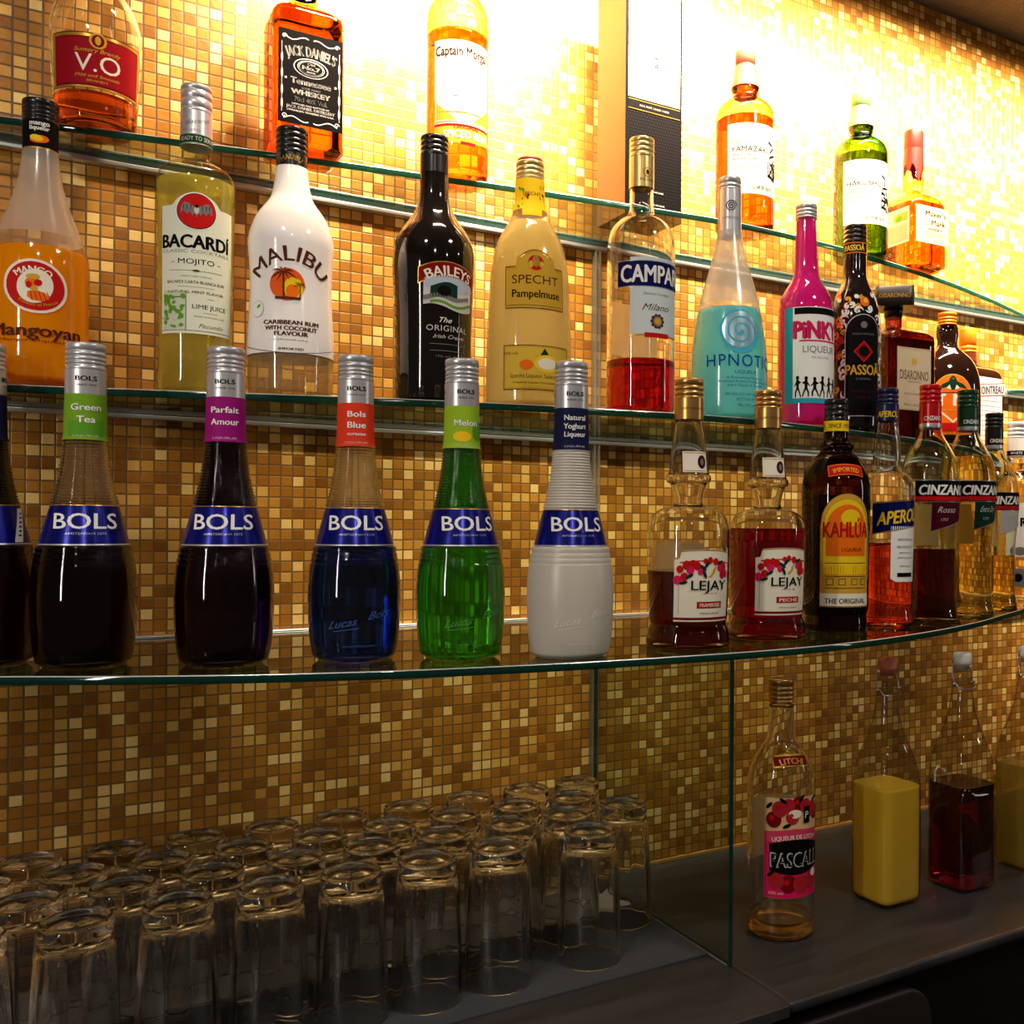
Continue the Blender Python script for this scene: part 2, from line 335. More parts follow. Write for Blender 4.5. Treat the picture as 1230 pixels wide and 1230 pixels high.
class Part:
    def __init__(p, b, name, rfun, flat, turn, side):
        p.b = b; p.name = name; p.mb = MB(); p.rfun = rfun or b.R; p.flat = flat; p.turn = math.radians(turn); p.side = side
        p.k = 1. if b.metric else b.s
    def V(p, y):
        if p.b.metric: return y
        if p.flat is not None: return (p.b.yh-y)*(p.b.s-p.flat/FPX)-p.b.h
        z = p.b.zs(y)
        for _ in range(3): z = (p.b.yh-y)*(p.b.s-p.rfun(z)*p.b.ratio/FPX)-p.b.h
        return z
    def P(p, u, z, L):
        e = .00025+.00018*L
        if p.flat is not None:
            x, y = u, -(p.flat+e)
            c, s = math.cos(p.turn), math.sin(p.turn)
            return (x*c-y*s, x*s+y*c, z)
        r = p.rfun(z)
        rr = max(r, .004)
        a = u/p.Rr(z)+p.turn-PI/2
        return ((rr+e)*math.cos(a), (rr+e)*p.b.ratio*math.sin(a), z)
    def Rr(p, z): return max(p.rfun(z), .006)
    def wrap(p, y0, y1, mat, L=0, u=None, cap=False):
        """closed band around the bottle"""
        z1, z0 = p.V(y0), p.V(y1); n = max(2, int((z1-z0)/.003))
        pts = [(p.rfun(z0+(z1-z0)*i/n)+.0002+.00018*L, z0+(z1-z0)*i/n) for i in range(n+1)]
        p.mb.lathe(pts, mat, 56, cap0=False, cap1=cap, ratio=p.b.ratio); return p
    def patch(p, u0, u1, top, bot, mat, L=0, nu=None):
        """u in units, top/bot heights as numbers or functions of u"""
        k = p.k; ft = top if callable(top) else (lambda u: top); fb = bot if callable(bot) else (lambda u: bot)
        nu = nu or max(2, int(abs(u1-u0)*k/.0028)); b0 = len(p.mb.v)
        zc0 = p.V(fb((u0+u1)/2)); zc1 = p.V(ft((u0+u1)/2)); nv = max(1, int(abs(zc1-zc0)/.005))
        for i in range(nu+1):
            u = u0+(u1-u0)*i/nu; za, zb = p.V(fb(u)), p.V(ft(u))
            for j in range(nv+1): p.mb.v.append(p.P(u*k, za+(zb-za)*j/nv, L))
        for i in range(nu):
            for j in range(nv):
                a = b0+i*(nv+1)+j; p.mb.face((a, a+nv+1, a+nv+2, a+1), mat)
        return p
    def ell(p, cu, cy, a, c, mat, L=1, tilt=0):
        """disc; radii a (along) and c (up) in units"""
        k = p.k; zc = p.V(cy); b0 = len(p.mb.v); n = 28; rings = 3
        p.mb.v.append(p.P(cu*k, zc, L))
        for r in range(1, rings+1):
            for i in range(n):
                t = 2*PI*i/n; du = a*r/rings*math.cos(t); dv = c*r/rings*math.sin(t)
                if tilt: du, dv = du*math.cos(tilt)-dv*math.sin(tilt), du*math.sin(tilt)+dv*math.cos(tilt)
                p.mb.v.append(p.P((cu+du)*k, zc+dv*k, L))
        for i in range(n): p.mb.face((b0, b0+1+i, b0+1+(i+1) % n), mat)
        for r in range(rings-1):
            for i in range(n):
                j = (i+1) % n; q = b0+1+r*n; p.mb.face((q+i, q+n+i, q+n+j, q+j), mat)
        return p
    def poly(p, pts, mat, L=1, cu=0, cy=0, sc=1):
        """polygon, points (right, up) in units about cu, cy"""
        k = p.k; zc = p.V(cy); P = [((cu+a*sc)*k, zc+b*sc*k) for a, b in pts]
        for t in tessellate_polygon([[Vector((a, b, 0)) for a, b in P]]): p.tri([P[i] for i in t], mat, L)
        return p
    def tri(p, T, mat, L, d=0):
        e = [(abs(T[i][0]-T[(i+1) % 3][0]), i) for i in range(3)]; m, i = max(e)
        if m > .0045 and d < 6 and p.flat is None:
            a, b, c = T[i], T[(i+1) % 3], T[(i+2) % 3]; h = ((a[0]+b[0])/2, (a[1]+b[1])/2)
            p.tri([a, h, c], mat, L, d+1); p.tri([h, b, c], mat, L, d+1); return
        n = len(p.mb.v); p.mb.v += [p.P(q[0], q[1], L) for q in T]
        ar = (T[1][0]-T[0][0])*(T[2][1]-T[0][1])-(T[2][0]-T[0][0])*(T[1][1]-T[0][1])
        p.mb.face((n, n+1, n+2) if ar > 0 else (n, n+2, n+1), mat, False)
    def text(p, txt, cu, cy, h, mat, L=2, width=None, bold=0., space=1., arc=0, shear=0, slope=0):
        """capitals h units high centred at cu, cy; arc = bend radius in units (+ smiles down)"""
        vs, fs, W, y0, y1 = glyphs(txt, bold, space); k = p.k
        cap = .70; sy = h/cap; sx = sy if width is None else width/max(W, 1e-6)
        zc = p.V(cy); Q = []
        for x, y in vs:
            X = x*sx; Yy = (y-cap/2)*sy; X += shear*Yy; Yy += slope*X
            if arc:
                a = X/arc; rr = arc+Yy; X = rr*math.sin(a); Yy = rr*math.cos(a)-arc
            Q.append(((cu+X)*k, zc+Yy*k))
        for f in fs: p.tri([Q[i] for i in f], mat, L)
        return p
    def done(p, bevel=0): return p.mb.build(p.name, p.b.root)
def band(r): return lambda z: r

# ------------------------------------------------------------------ the setting
def struct(o, name=None):
    o['kind'] = 'structure'; return o
def tag(o, label, cat, group=None):
    o['label'] = label; o['category'] = cat
    if group: o['group'] = group
    return o
def empty(name, loc, label, cat, group=None, yaw=0):
    o = bpy.data.objects.new(name, None); COL.objects.link(o); o.location = loc; o.rotation_euler = (0, 0, yaw); o.empty_display_size = .05
    return tag(o, label, cat, group)
gold = mosaic('gold_mosaic', [(0, rgb(146, 92, 26)), (.12, rgb(168, 110, 32)), (.36, rgb(184, 124, 40)), (.58, rgb(204, 146, 58)), (.75, rgb(228, 178, 88)), (.88, rgb(252, 212, 128))])
brownm = mosaic('brown_mosaic', [(0, rgb(22, 13, 9)), (.3, rgb(27, 17, 11)), (.6, rgb(32, 20, 13)), (.85, rgb(38, 25, 16))], gr=(.004, .003, .002, 1), metal=.0, rough=.7)
m = MB(); m.box(-1.7, 3.0, 0, .06, 0, EYE+1.02, gold); struct(m.build('wall_back'))
m = MB(); m.box(-1.7, 3.0, -3.2, .0, EYE+.948, EYE+1.02, brownm); struct(m.build('ceiling'))
m = MB(); m.box(-1.7, 3.0, -3.2, 0, -.05, 0, stone('floor_stone', (.02, .018, .016, 1), (.04, .035, .03, 1))); struct(m.build('floor'))
brass = plain('brass_strip', rgb(236, 176, 96), .3, .6)
m = MB(); m.box(-1.7, 3.0, -.0035, 0, CTR, CTR+.004, brass); struct(m.build('trim_1'))

# counter
slate = stone('slate_laminate', (.017, .0165, .0175, 1), (.046, .044, .046, 1), .4)
def slab(x0, x1, yf, bev, label):
    m = MB(); m.box(x0, x1, yf, -.0002, CTR-.014, CTR, slate)
    o = m.build('countertop', None, bev); return tag(o, label, 'countertop')
slab(-.9, .6812, -.449, .002, 'dark slate countertop section under the upturned tumblers, left of the seam')
slab(.6826, 3.0, -.446, .0055, 'dark slate countertop section with rounded front edge, right of the seam, under the juice bottles')
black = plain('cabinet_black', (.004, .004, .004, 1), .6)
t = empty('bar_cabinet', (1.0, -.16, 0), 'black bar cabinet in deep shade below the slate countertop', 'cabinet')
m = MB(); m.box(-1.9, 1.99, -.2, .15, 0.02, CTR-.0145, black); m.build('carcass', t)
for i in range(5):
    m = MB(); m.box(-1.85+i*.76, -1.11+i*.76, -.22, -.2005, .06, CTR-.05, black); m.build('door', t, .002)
# dark rounded door under the overhang
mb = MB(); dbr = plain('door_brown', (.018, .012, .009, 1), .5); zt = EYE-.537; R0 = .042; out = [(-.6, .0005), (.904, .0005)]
out += [(.904-R0+R0*math.cos(a*PI/16), zt-R0+R0*math.sin(a*PI/16)) for a in range(9)]+[(-.6, zt)]
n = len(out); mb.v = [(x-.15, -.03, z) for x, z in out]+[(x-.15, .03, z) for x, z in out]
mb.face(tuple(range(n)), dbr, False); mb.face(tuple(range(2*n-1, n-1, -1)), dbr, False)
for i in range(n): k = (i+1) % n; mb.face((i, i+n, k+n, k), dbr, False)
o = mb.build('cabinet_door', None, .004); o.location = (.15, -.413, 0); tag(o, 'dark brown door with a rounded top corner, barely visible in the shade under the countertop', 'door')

# felt mat; the strip behind is paler to paint in the light there
m = MB(); m.box(-.6, .676, -.303, -.1215, CTR+.0002, CTR+.003, felt('charcoal_felt', (.05, .052, .056)))
tag(m.build('bar_mat', None, .0006), 'charcoal rubber bar mat under the front rows of upturned tumblers', 'mat')
m = MB(); m.box(-.6, .676, -.1205, -.004, CTR+.0002, CTR+.003, felt('painted_light_felt', (.62, .60, .58)))
tag(m.build('painted_light_strip', None, .0006), 'light grey mat strip along the mosaic wall, a band of light painted as colour', 'mat')

# glass shelves
PANE = thin('shelf_glass', (.845, .885, .865), f0=.045, dens=.85)
def edge_mat():
    m, t, o = nt('green_glass_edge')
    d = N(t, 'ShaderNodeBsdfDiffuse'); d.inputs[0].default_value = (.006, .045, .036, 1)
    tl = N(t, 'ShaderNodeBsdfTranslucent'); tl.inputs[0].default_value = (.02, .13, .10, 1)
    a = N(t, 'ShaderNodeMixShader'); a.inputs[0].default_value = .5; t.links.new(d.outputs[0], a.inputs[1]); t.links.new(tl.outputs[0], a.inputs[2])
    g = N(t, 'ShaderNodeBsdfGlossy'); g.inputs['Roughness'].default_value = .06
    b = N(t, 'ShaderNodeMixShader'); b.inputs[0].default_value = .05; t.links.new(a.outputs[0], b.inputs[1]); t.links.new(g.outputs[0], b.inputs[2])
    t.links.new(b.outputs[0], o.inputs[0]); return m
EDGE = edge_mat()
GRIND = plain('ground_glass_arris', (.75, .8, .78, 1), .25, .5)
def shelf(z, pts, label, th=.0078, yb=-.0125):
    t = empty('glass_shelf', ((pts[0][0]+pts[-1][0])/2, 0, z), label, 'shelf')
    ox = t.location.x
    # resample the curved front
    P = []
    for i in range(len(pts)-1):
        p0, p1, p2, p3 = pts[max(i-1, 0)], pts[i], pts[i+1], pts[min(i+2, len(pts)-1)]
        for j in range(6):
            q = j/6; P.append(tuple(.5*(2*p1[a]+(p2[a]-p0[a])*q+(2*p0[a]-5*p1[a]+4*p2[a]-p3[a])*q*q+(-p0[a]+3*p1[a]-3*p2[a]+p3[a])*q**3) for a in range(2)))
    P.append(pts[-1])
    P = [(x-ox, min(y, yb-.001)) for x, y in P]
    mb = MB(); n = len(P); ch = .0009
    rows = [[(x, yb, 0) for x, y in P], [(x, y+ch, 0) for x, y in P], [(x, y, -ch) for x, y in P], [(x, y, -th+ch) for x, y in P], [(x, y+ch, -th) for x, y in P], [(x, yb, -th) for x, y in P]]
    for r in rows: mb.v += r
    for k, mm in enumerate((PANE, GRIND, EDGE, EDGE, PANE, EDGE)):
        for i in range(n-1):
            a, b = k*n+i, ((k+1) % 6)*n+i
            mb.face((a, b, b+1, a+1), mm, k in (1, 2, 3))
    mb.build('glass_plate', t)
    m = MB(); x0, x1 = pts[0][0]-ox-.04, pts[-1][0]-ox+.03
    m.box(x0, x1, -.0122, -.0004, -.0135, -.0081, M_RAIL); m.box(x0, x1, -.012, -.0004, .0003, .003, M_RAIL); m.box(x0, x1, -.0122, -.0004, -.0081, .0003, M_RAIL)
    m.build('wall_rail', t, .0012)
    return t
shelf(SH_TOP, [(-.24, -.014), (-.14, -.044), (-.04, -.064), (.074, -.087), (.16, -.102), (.25, -.119), (.36, -.136), (.47, -.154), (.576, -.168), (.69, -.181), (.81, -.190), (.978, -.180), (1.093, -.163), (1.205, -.143), (1.309, -.119), (1.40, -.094), (1.472, -.073), (1.588, -.035), (1.64, -.015)],
      'topmost curved glass shelf carrying the whisky and spiced rum bottles')
shelf(SH_MID, [(-.31, -.014), (-.2, -.073), (-.11, -.11), (-.033, -.139), (.02, -.154), (.09, -.177), (.18, -.207), (.31, -.248), (.454, -.283), (.55, -.298), (.63, -.308), (.71, -.311), (.78, -.304), (.9, -.283), (1.0, -.262), (1.13, -.228), (1.243, -.190), (1.36, -.140), (1.45, -.09), (1.52, -.045), (1.55, -.014)],
      'middle curved glass shelf carrying the white coconut rum and the turquoise bottle')
shelf(SH_LOW, [(-.32, -.014), (-.25, -.12), (-.15, -.2), (-.03, -.26), (.06, -.309), (.154, -.352), (.254, -.386), (.332, -.404), (.42, -.419), (.516, -.429), (.612, -.435), (.727, -.433), (.847, -.414), (.991, -.374), (1.135, -.319), (1.25, -.264), (1.36, -.212), (1.46, -.15), (1.56, -.08), (1.62, -.014)],
      'lowest and deepest curved glass shelf carrying the ribbed liqueur bottles')
shelf(EYE+.268, [(1.575, -.014), (1.60, -.045), (1.68, -.09), (1.80, -.14), (1.95, -.17), (2.1, -.19), (2.4, -.2)],
      'short glass shelf of the neighbouring bay at the far right edge')
# upright glass partition below the lowest shelf
t = empty('glass_partition', (.682, 0, CTR), 'upright glass partition between the tumblers and the lychee liqueur bottle', 'partition')
m = MB(); H = SH_LOW-.0082-CTR
m.box(-.003, .003, -.34, -.012, .0004, H, PANE, [EDGE, EDGE, EDGE, EDGE, PANE, PANE]); m.build('glass_plate', t)
m = MB(); m.tube([(-.0042, -.338, .0012), (-.0042, -.014, .0012)], .0012, thin('sealant', (.8, .82, .8), haze=.4, hazecol=(.7, .7, .66, 1))); m.build('sealant_bead', t)
ACR = thin('acrylic', (.9, .9, .86), .05, haze=.28, hazecol=(.75, .72, .62, 1))
for z0, z1, lb in ((CTR+.005, SH_LOW-.014, 'clear upright channel strip on the mosaic wall behind the tumblers'), (SH_LOW+.0035, SH_MID-.014, 'clear upright channel strip on the mosaic wall behind the white yoghurt liqueur bottle'), (SH_MID+.0035, SH_TOP-.014, 'clear upright channel strip on the mosaic wall left of the red bitter bottle')):
    m = MB(); m.box(-.0048, -.0022, -.0115, -.0004, 0, z1-z0, ACR); m.box(.0022, .0048, -.0115, -.0004, 0, z1-z0, ACR); m.box(-.0022, .0022, -.003, -.0004, 0, z1-z0, ACR)
    o = m.build('wall_channel'); o.location = (.682, -.0, z0); tag(o, lb, 'channel')

# ------------------------------------------------------------------ upturned tumblers
def tumbler():
    outer = [(.0360, .0004), (.0366, 0.), (.0371, .0006), (.0371, .003), (.0368, .02), (.0363, .05), (.0351, .08), (.0334, .11), (.0319, .128), (.0312, .1315), (.0301, .134), (.0303, .137), (.0308, .142), (.0306, .147), (.0296, .1499), (.0275, .1508), (.0250, .1502), (.0232, .1488), (.012, .1478), (.0005, .1475)]
    inner = [(.0005, .1335), (.018, .1330), (.0262, .1300), (.0288, .124), (.0308, .11), (.0327, .08), (.0341, .05), (.0347, .02), (.0352, .003), (.0355, .0008), (.0360, .0004)]
    TG = liquid('tumbler_glass', (.97, .965, .945, 1), 1.5); mb = MB(); seg = 60; rows = []
    for k, (r, z) in enumerate(outer+inner):
        b0 = len(mb.v); am = .022*max(0, min(1, z/.02))*max(0, min(1, (.125-z)/.03)) if k >= len(outer) else 0
        for i in range(seg):
            a = 2*PI*i/seg; q = r*(1-am*abs(math.sin(5*a))); mb.v.append((q*math.cos(a), q*math.sin(a), z))
        rows.append(b0)
    for a, b in zip(rows, rows[1:]):
        for i in range(seg): mb.face((a+i, a+(i+1) % seg, b+(i+1) % seg, b+i), TG)
    return mb.build('tumbler')
T0 = tumbler(); used = False
rows = [('front row', -.243, [.549, .435, .353, .273, .194, .112, .029, -.052]), ('second row', -.1685, [.558, .481, .397, .315, .234, .152, .071, -.010]),
        ('third row', -.1035, [.597, .519, .437, .355, .274, .192, .111, .031, -.050]), ('back row along the wall', -.0385, [.638, .561, .481, .399, .315, .234, .152, .072, -.009]), ('E', -.166, [.6385])]
ordn = ['rightmost', 'second from the right', 'third from the right', 'fourth from the right', 'fifth from the right', 'sixth from the right', 'seventh from the right', 'eighth from the right', 'ninth from the right']
for rn, y, xs in rows:
    for k, x in enumerate(xs):
        if not used: r = T0; used = True
        else:
            r = T0.copy(); COL.objects.link(r)
            for ch in T0.children:
                c = ch.copy(); COL.objects.link(c); c.parent = r
        r.location = (x, y, CTR+.0031); r.rotation_euler = (0, 0, random.uniform(0, 6))
        r['category'] = 'tumbler'; r['group'] = 'upturned tumblers on the bar mat'
        r['label'] = 'upturned clear tumbler standing alone at the right end, nearest the glass partition' if rn == 'E' else 'upturned clear tumbler in the %s, %s' % (rn, ordn[k])

# ------------------------------------------------------------------ ribbed liqueur bottles (lowest shelf)
def ribbed(X, Y, turn, label, glass, liq, level, sleeve, lines, art=None, sig=None, opaque=None, sticker=False):
    pr = [(.0365, 0), (.0385, .004), (.0410, .016), (.0425, .033), (.0432, .050), (.0434, .062), (.0428, .078), (.0416, .090)]
    pr += [(.0412, .0925), (.0404, .0933), (.0408, .0945), (.0405, .0975), (.0397, .0983), (.0400, .0995), (.0396, .1025), (.0388, .1033), (.0391, .1045), (.0388, .1082), (.0366, .1098), (.0360, .112)]
    pr += [(.0340, .120), (.0306, .133), (.0272, .1455)]
    z = .147
    while z < .2055:
        f = (z-.147)/.0585; r = .0268-(.0268-.0180)*(1-(1-f)**1.7); 
        pr += [(r-.0002, z), (r+.0006, z+.0007), (r+.0009, z+.0014), (r+.0006, z+.0021)]; z += .0028
    pr += [(.0174, .2065), (.0164, .246), (.0160, .272)]
    b = Bottle('liqueur_bottle', label, 'bottle', X, Y, SH_LOW+.0004, turn=turn, prof=pr, glass=opaque or glass, group='ribbed liqueur bottles on the lowest shelf', seg=64, solid=opaque is None)
    if liq: b.fill(level, liq, inset=.0007)
    b.cap(.2935, .2685, .0165, M_SILVER, (.3, .5, .66, .8))
    p = b.part('silver_collar', band(.0167)); p.wrap(.2688, .2465, M_SILVER)
    for a in (-.033, 0, .033):
        p.text('BOLS', a, .2605, .0042, BLACK, bold=.02, width=.0175); p.text('SINCE 1575', a, .2545, .0016, BLACK, width=.0165)
    p.done()
    p = b.part('neck_sleeve', lambda z: b.R(z)+.0004); p.wrap(.2466, .2052, sleeve)
    if art: art(p)
    for i, (tx, zz, hh, ww) in enumerate(lines): p.text(tx, 0, zz, hh, WHITE, 3, bold=.02, width=ww)
    p.text('LIQUEUR', 0, .2085, .0017, LGREY, 3, width=.021); p.done()
    p = b.part('shoulder_label', lambda z: b.R(z)+.0003); p.wrap(.1455, .1112, M_BLUEFOIL)
    p.wrap(.1112, .1100, M_SILVER, 1); p.wrap(.1460, .1454, GOLD, 1)
    for a in (0,) if not sticker else ():
        p.text('BOLS', a, .1318, .0138, WHITE, 2, bold=.012, width=.055); p.text('AMSTERDAM 1575', a, .1205, .0019, SILVER, 2, width=.033)
    p.done()
    if sticker:
        p = b.part('price_sticker', lambda z: b.R(z)+.0005); p.patch(.047, .056, .143, .112, WHITE, 2)
        for i in range(6): p.patch(.050, .0535, .139-i*.004, .1375-i*.004, BLACK, 3)
        p.done()
    if sig:
        p = b.part('signature_highlight');  # embossing drawn flat, its highlights painted as a paler tone
        p.text('Lucas', -.012, .038, .007, sig, 0, width=.025, shear=.55, slope=.16); p.text('Bols', .022, .046, .007, sig, 0, width=.02, shear=.55, slope=.16)
        p.patch(-.022, .002, lambda u: .0305+(u+.022)*.12, lambda u: .0298+(u+.022)*.12, sig, 0); p.text('AMSTERDAM', .002, .016, .002, sig, 0, width=.03); p.done()
    return b
DARK = liquid('near_black_liqueur', (.010, .004, .005, 1)); DARKP = liquid('dark_purple_liqueur', (.012, .003, .022, 1)); LBLUE = liquid('blue_liqueur', (.008, .03, .42, 1)); LGREEN = liquid('green_liqueur', (.03, .38, .015, 1))
S_GREEN = ink('sleeve_green', (112, 158, 36)); S_PURP = ink('sleeve_magenta', (150, 22, 116)); S_RED = ink('sleeve_red', (222, 62, 34)); S_LIME = ink('sleeve_lime', (150, 186, 40)); S_NAVY = ink('sleeve_navy', (26, 30, 66))
ribbed(-.0436, -.170, -35, 'dark liqueur bottle with a white sticker at the left end of the lowest shelf', liquid('ribbed_glass', (.95, .95, .93, 1), 1.47), DARK, .262, S_NAVY, [], sticker=True)
RG = liquid('ribbed_glass', (.95, .95, .93, 1), 1.47)
ribbed(.0350, -.2194, 1, 'dark liqueur bottle with a green neck sleeve reading Green Tea on the lowest shelf', RG, DARK, .118, S_GREEN, [('Green', .2345, .0058, .025), ('Tea', .2235, .0058, .015)],
       lambda p: [p.patch(-.016, .016, .222, .208, GREEN, 1)])
ribbed(.1469, -.2691, -3, 'dark purple liqueur bottle with a magenta neck sleeve reading Parfait Amour', RG, DARKP, .262, S_PURP, [('Parfait', .2345, .0055, .0245), ('Amour', .2235, .0055, .0245)])
ribbed(.2609, -.2923, 3, 'deep blue liqueur bottle with an orange-red neck sleeve reading Blue', RG, LBLUE, .116, S_RED, [('Bols', .236, .0055, .017), ('Blue', .2255, .0058, .017), ('curacao', .217, .003, .017)], sig=ink('sig_glint_blue', (60, 84, 150), .1))
ribbed(.3550, -.3304, 15, 'bright green melon liqueur bottle with a lime neck sleeve reading Melon', RG, LGREEN, .262, S_LIME, [('Melon', .230, .006, .0235)],
       lambda p: [p.ell(-.004, .2165, .009, .005, YELLOW, 1), p.ell(.014, .222, .008, .010, GREEN, 1)], sig=ink('sig_glint_green', (70, 130, 70), .1))
WCER = plain('satin_white_bottle', rgb(198, 190, 176), .32, 0, .5)
ribbed(.4525, -.3772, 14, 'opaque white yoghurt liqueur bottle with a navy neck sleeve', None, None, 0, S_NAVY, [('Natural', .237, .0052, .022), ('Yoghurt', .2285, .0052, .023), ('Liqueur', .2205, .005, .022)], sig=ink('sig_glint_white', (226, 220, 208), .25), opaque=WCER)

# ------------------------------------------------------------------ lowest shelf, right part
LEJ = [(42, 783), (47, 779), (50, 773), (50, 764), (48.5, 756), (45.5, 748), (46.5, 742), (48, 720), (49, 690), (49.5, 660), (49.5, 636), (47.5, 626), (43, 618), (33, 611.5), (19, 608), (17.2, 603), (18.5, 594), (22, 582), (25.5, 579.5), (27, 577), (27, 573), (25, 570), (24, 568), (21, 541), (17, 512), (15.5, 502)]
def cassis(X, Y, s, w, x, dy, ytab, turn, label, col, level, word, leaf):
    k = .9167/s
    pr = [(a, 775+dy+(yy-775)*k) for a, yy in [(a*k, yy) for a, yy in LEJ]]
    F = lambda yy: 775+dy+(yy-775)*k
    b = Bottle('liqueur_bottle', label, 'bottle', X, Y, SH_LOW+.0003, s, w, x, turn, prof=pr, glass=SOLID, solid=True, group='berry liqueur bottles with gold caps')
    b.fill(F(level), col)
    b.cap(F(453), F(478), 17.4*k, M_GOLD, (.35, .6, .85)); p = b.part('gold_sleeve', band(17.2*k*b.w)); p.wrap(F(477.5), F(503), M_GOLD); p.text('LEJAY LAGOUTE', 0, F(490), 2.4, BROWN, width=28); p.done()
    p = b.part('neck_label'); p.patch(-14*k, 19*k, F(542), lambda u: F(567), CREAM); p.patch(-12*k, 17*k, F(543.5), F(544.1), DRED, 1); p.patch(-12*k, 17*k, F(565), F(565.6), DRED, 1); p.ell(10*k, F(554.5), 6*k, 8*k, MAROON, 1); p.ell(10*k, F(554.5), 2.4*k, 4*k, GREY, 2); p.done()
    p = b.part('front_label')
    top = lambda u: F(668)-math.sqrt(max(0, 1-((u-6*k)/60)**2))*16+8
    p.patch(-31*k, 44*k, lambda u: top(u)+(9 if u < -23*k else 0), F(747), CREAM)
    p.patch(-22*k, 43*k, lambda u: top(u)+.3, lambda u: top(u)+1.5, GOLD, 1); p.patch(-31*k, 44*k, F(742), F(745), DRED, 1)
    p.patch(-25.5*k, -25*k, F(684), F(738), GREY, 1)
    p.patch(-24*k, 43*k, lambda u: top(u)+13, lambda u: top(u)+14.6, RED, 1)
    for i, (cu, cy, r) in enumerate([(-27, 697, 5), (-19, 693, 4.6), (-24, 684, 4.2), (-12, 685, 4.6), (-4, 680, 4.5), (-9, 677, 4), (0, 687, 3.5), (12, 673, 3.5), (20, 675, 4), (26, 682, 4), (33, 682, 5), (31, 690, 5), (38, 690, 4), (-16, 679, 5), (6, 674, 3)]):
        p.ell(cu*k, F(cy), r*k, r*1.1*k, RED if i % 3 else PINK, 2+i % 2)
    for cu, cy, a in ((-13, 692, .5), (3, 682, -.7), (8, 678, .9), (27, 676, .3), (-20, 700, .2), (5, 690, -1.2)): p.ell(cu*k, F(cy), 5*k, 2*k, leaf, 4, a)
    p.poly([(-7, -6), (-2, -2), (0, 3), (2, 5), (4, 5), (3, 2), (1, -3), (-2, -6), (-6, -8)], OCHRE, 2, 17*k, F(686), k)
    p.text('LEJAY', 13*k, F(703), 11*k, BLACK, 5, width=48*k, bold=.01); p.text('LAGOUTE 1841', 13*k, F(713), 1.6*k, GREY, width=20*k)
    p.patch(-4*k, 30*k, F(723), F(731), DRED, 1); p.patch(-3.2*k, 29.2*k, F(723.7), F(730.3), RED, 2); p.text(word, 13*k, F(727), 4*k, CREAM, 3, width=27*k, bold=.02)
    p.text('PREMIUM LIQUEUR', 13*k, F(737), 1.8*k, BROWN, width=26*k); p.done()
    p = b.part('back_label', turn=180); p.patch(-36*k, 36*k, lambda u: F(652)+abs(u)*.06, F(740), BACKP); p.done()
    return b
cassis(.6074, -.3583, .9167, .9160, 826, 0, 0, 17, 'half-empty clear berry liqueur bottle with gold cap, left of its fuller twin', liquid('cassis_dark', (.12, .006, .02, 1)), 687, 'FRAMBOISE', DGREEN)
cassis(.7368, -.3345, .9913, .9843, 921, -10, 0, 19, 'nearly full dark red berry liqueur bottle with gold cap, right of its emptier twin', liquid('cassis_red', (.30, .004, .02, 1)), 634, 'PECHE', DGREEN)

b = Bottle('liqueur_bottle', 'brown coffee liqueur bottle with yellow arched label and yellow neck band', 'bottle', .8694, -.3076, SH_LOW+.0003, 1.0693, 1.0509, 1003, 20,
           prof=[(35, 760), (37.5, 755), (38.5, 748), (37, 737), (39.5, 730), (40, 700), (41, 640), (41.5, 600), (41, 583), (37, 566), (29, 552), (20.5, 544.5), (19.6, 542), (21, 540), (21.6, 537), (20, 534), (15.5, 530), (14.4, 520), (14, 500)], glass=thin('coffee_glass', (.30, .13, .045)), group=None)
b.fill(594, liquid('coffee_liqueur', (.06, .02, .01, 1)))
b.cap(478, 505, 14.4, M_BLACK, (.3, .55, .8)); p = b.part('neck_band', band(14.9*b.w)); p.wrap(505, 517.5, YELLOW)
for a in (-1, 0, 1): p.text('SINCE 1936', a*34, 511, 5, BLACK, width=28)
p.done()
p = b.part('shoulder_seal'); p.patch(-22, 22, lambda u: 557+u*u*.006, lambda u: 570+u*u*.006, ORANGE); p.patch(-21, 21, lambda u: 558+u*u*.006, lambda u: 569+u*u*.006, RED, 1); p.text('IMPORTED', 0, 563.5, 5, YELLOW, 2, width=32, arc=60); p.done()
p = b.part('front_label')
arch = lambda w, y0, h: (lambda u: y0-h*math.sqrt(max(0, 1-(u/w)**2)))
p.patch(-33, 33, arch(33.01, 633, 41), 729, BROWN); p.patch(-32, 32, arch(32.01, 633, 40), 729, OCHRE, 1)
p.patch(-28, 28, arch(28.01, 634, 34), 690, YELLOW, 2); p.patch(-25, 25, arch(25.01, 636, 30), 668, ORANGE, 3); p.ell(4, 622, 12, 10, YELLOW, 4)
p.text('KAHLÚA', 0, 636, 19, YELLOW, 5, width=60, bold=.09, slope=.0); p.text('KAHLÚA', 0, 636, 18, RED, 6, width=58, bold=.045)
p.text('LIQUEUR', 6, 660, 4, BROWN, 5, width=26); 
for yy in (676, 692, 706): p.patch(-26, 26, yy, yy+.7, BROWN, 3)
for cu in (-20, -6, 9, 22): p.patch(cu-5, cu+5, 680, 689, ORANGE, 2); p.patch(cu-4, cu+4, 695, 703, BROWN, 2); p.patch(cu-3.2, cu+3.2, 695.8, 702.2, OCHRE, 3)
p.patch(-32, 32, 713, 729, CREAM, 2); p.text('THE ORIGINAL', 0, 722, 6, BLACK, 3, width=52, bold=.02); p.patch(-32, 32, 728, 729.5, GOLD, 3); p.done()

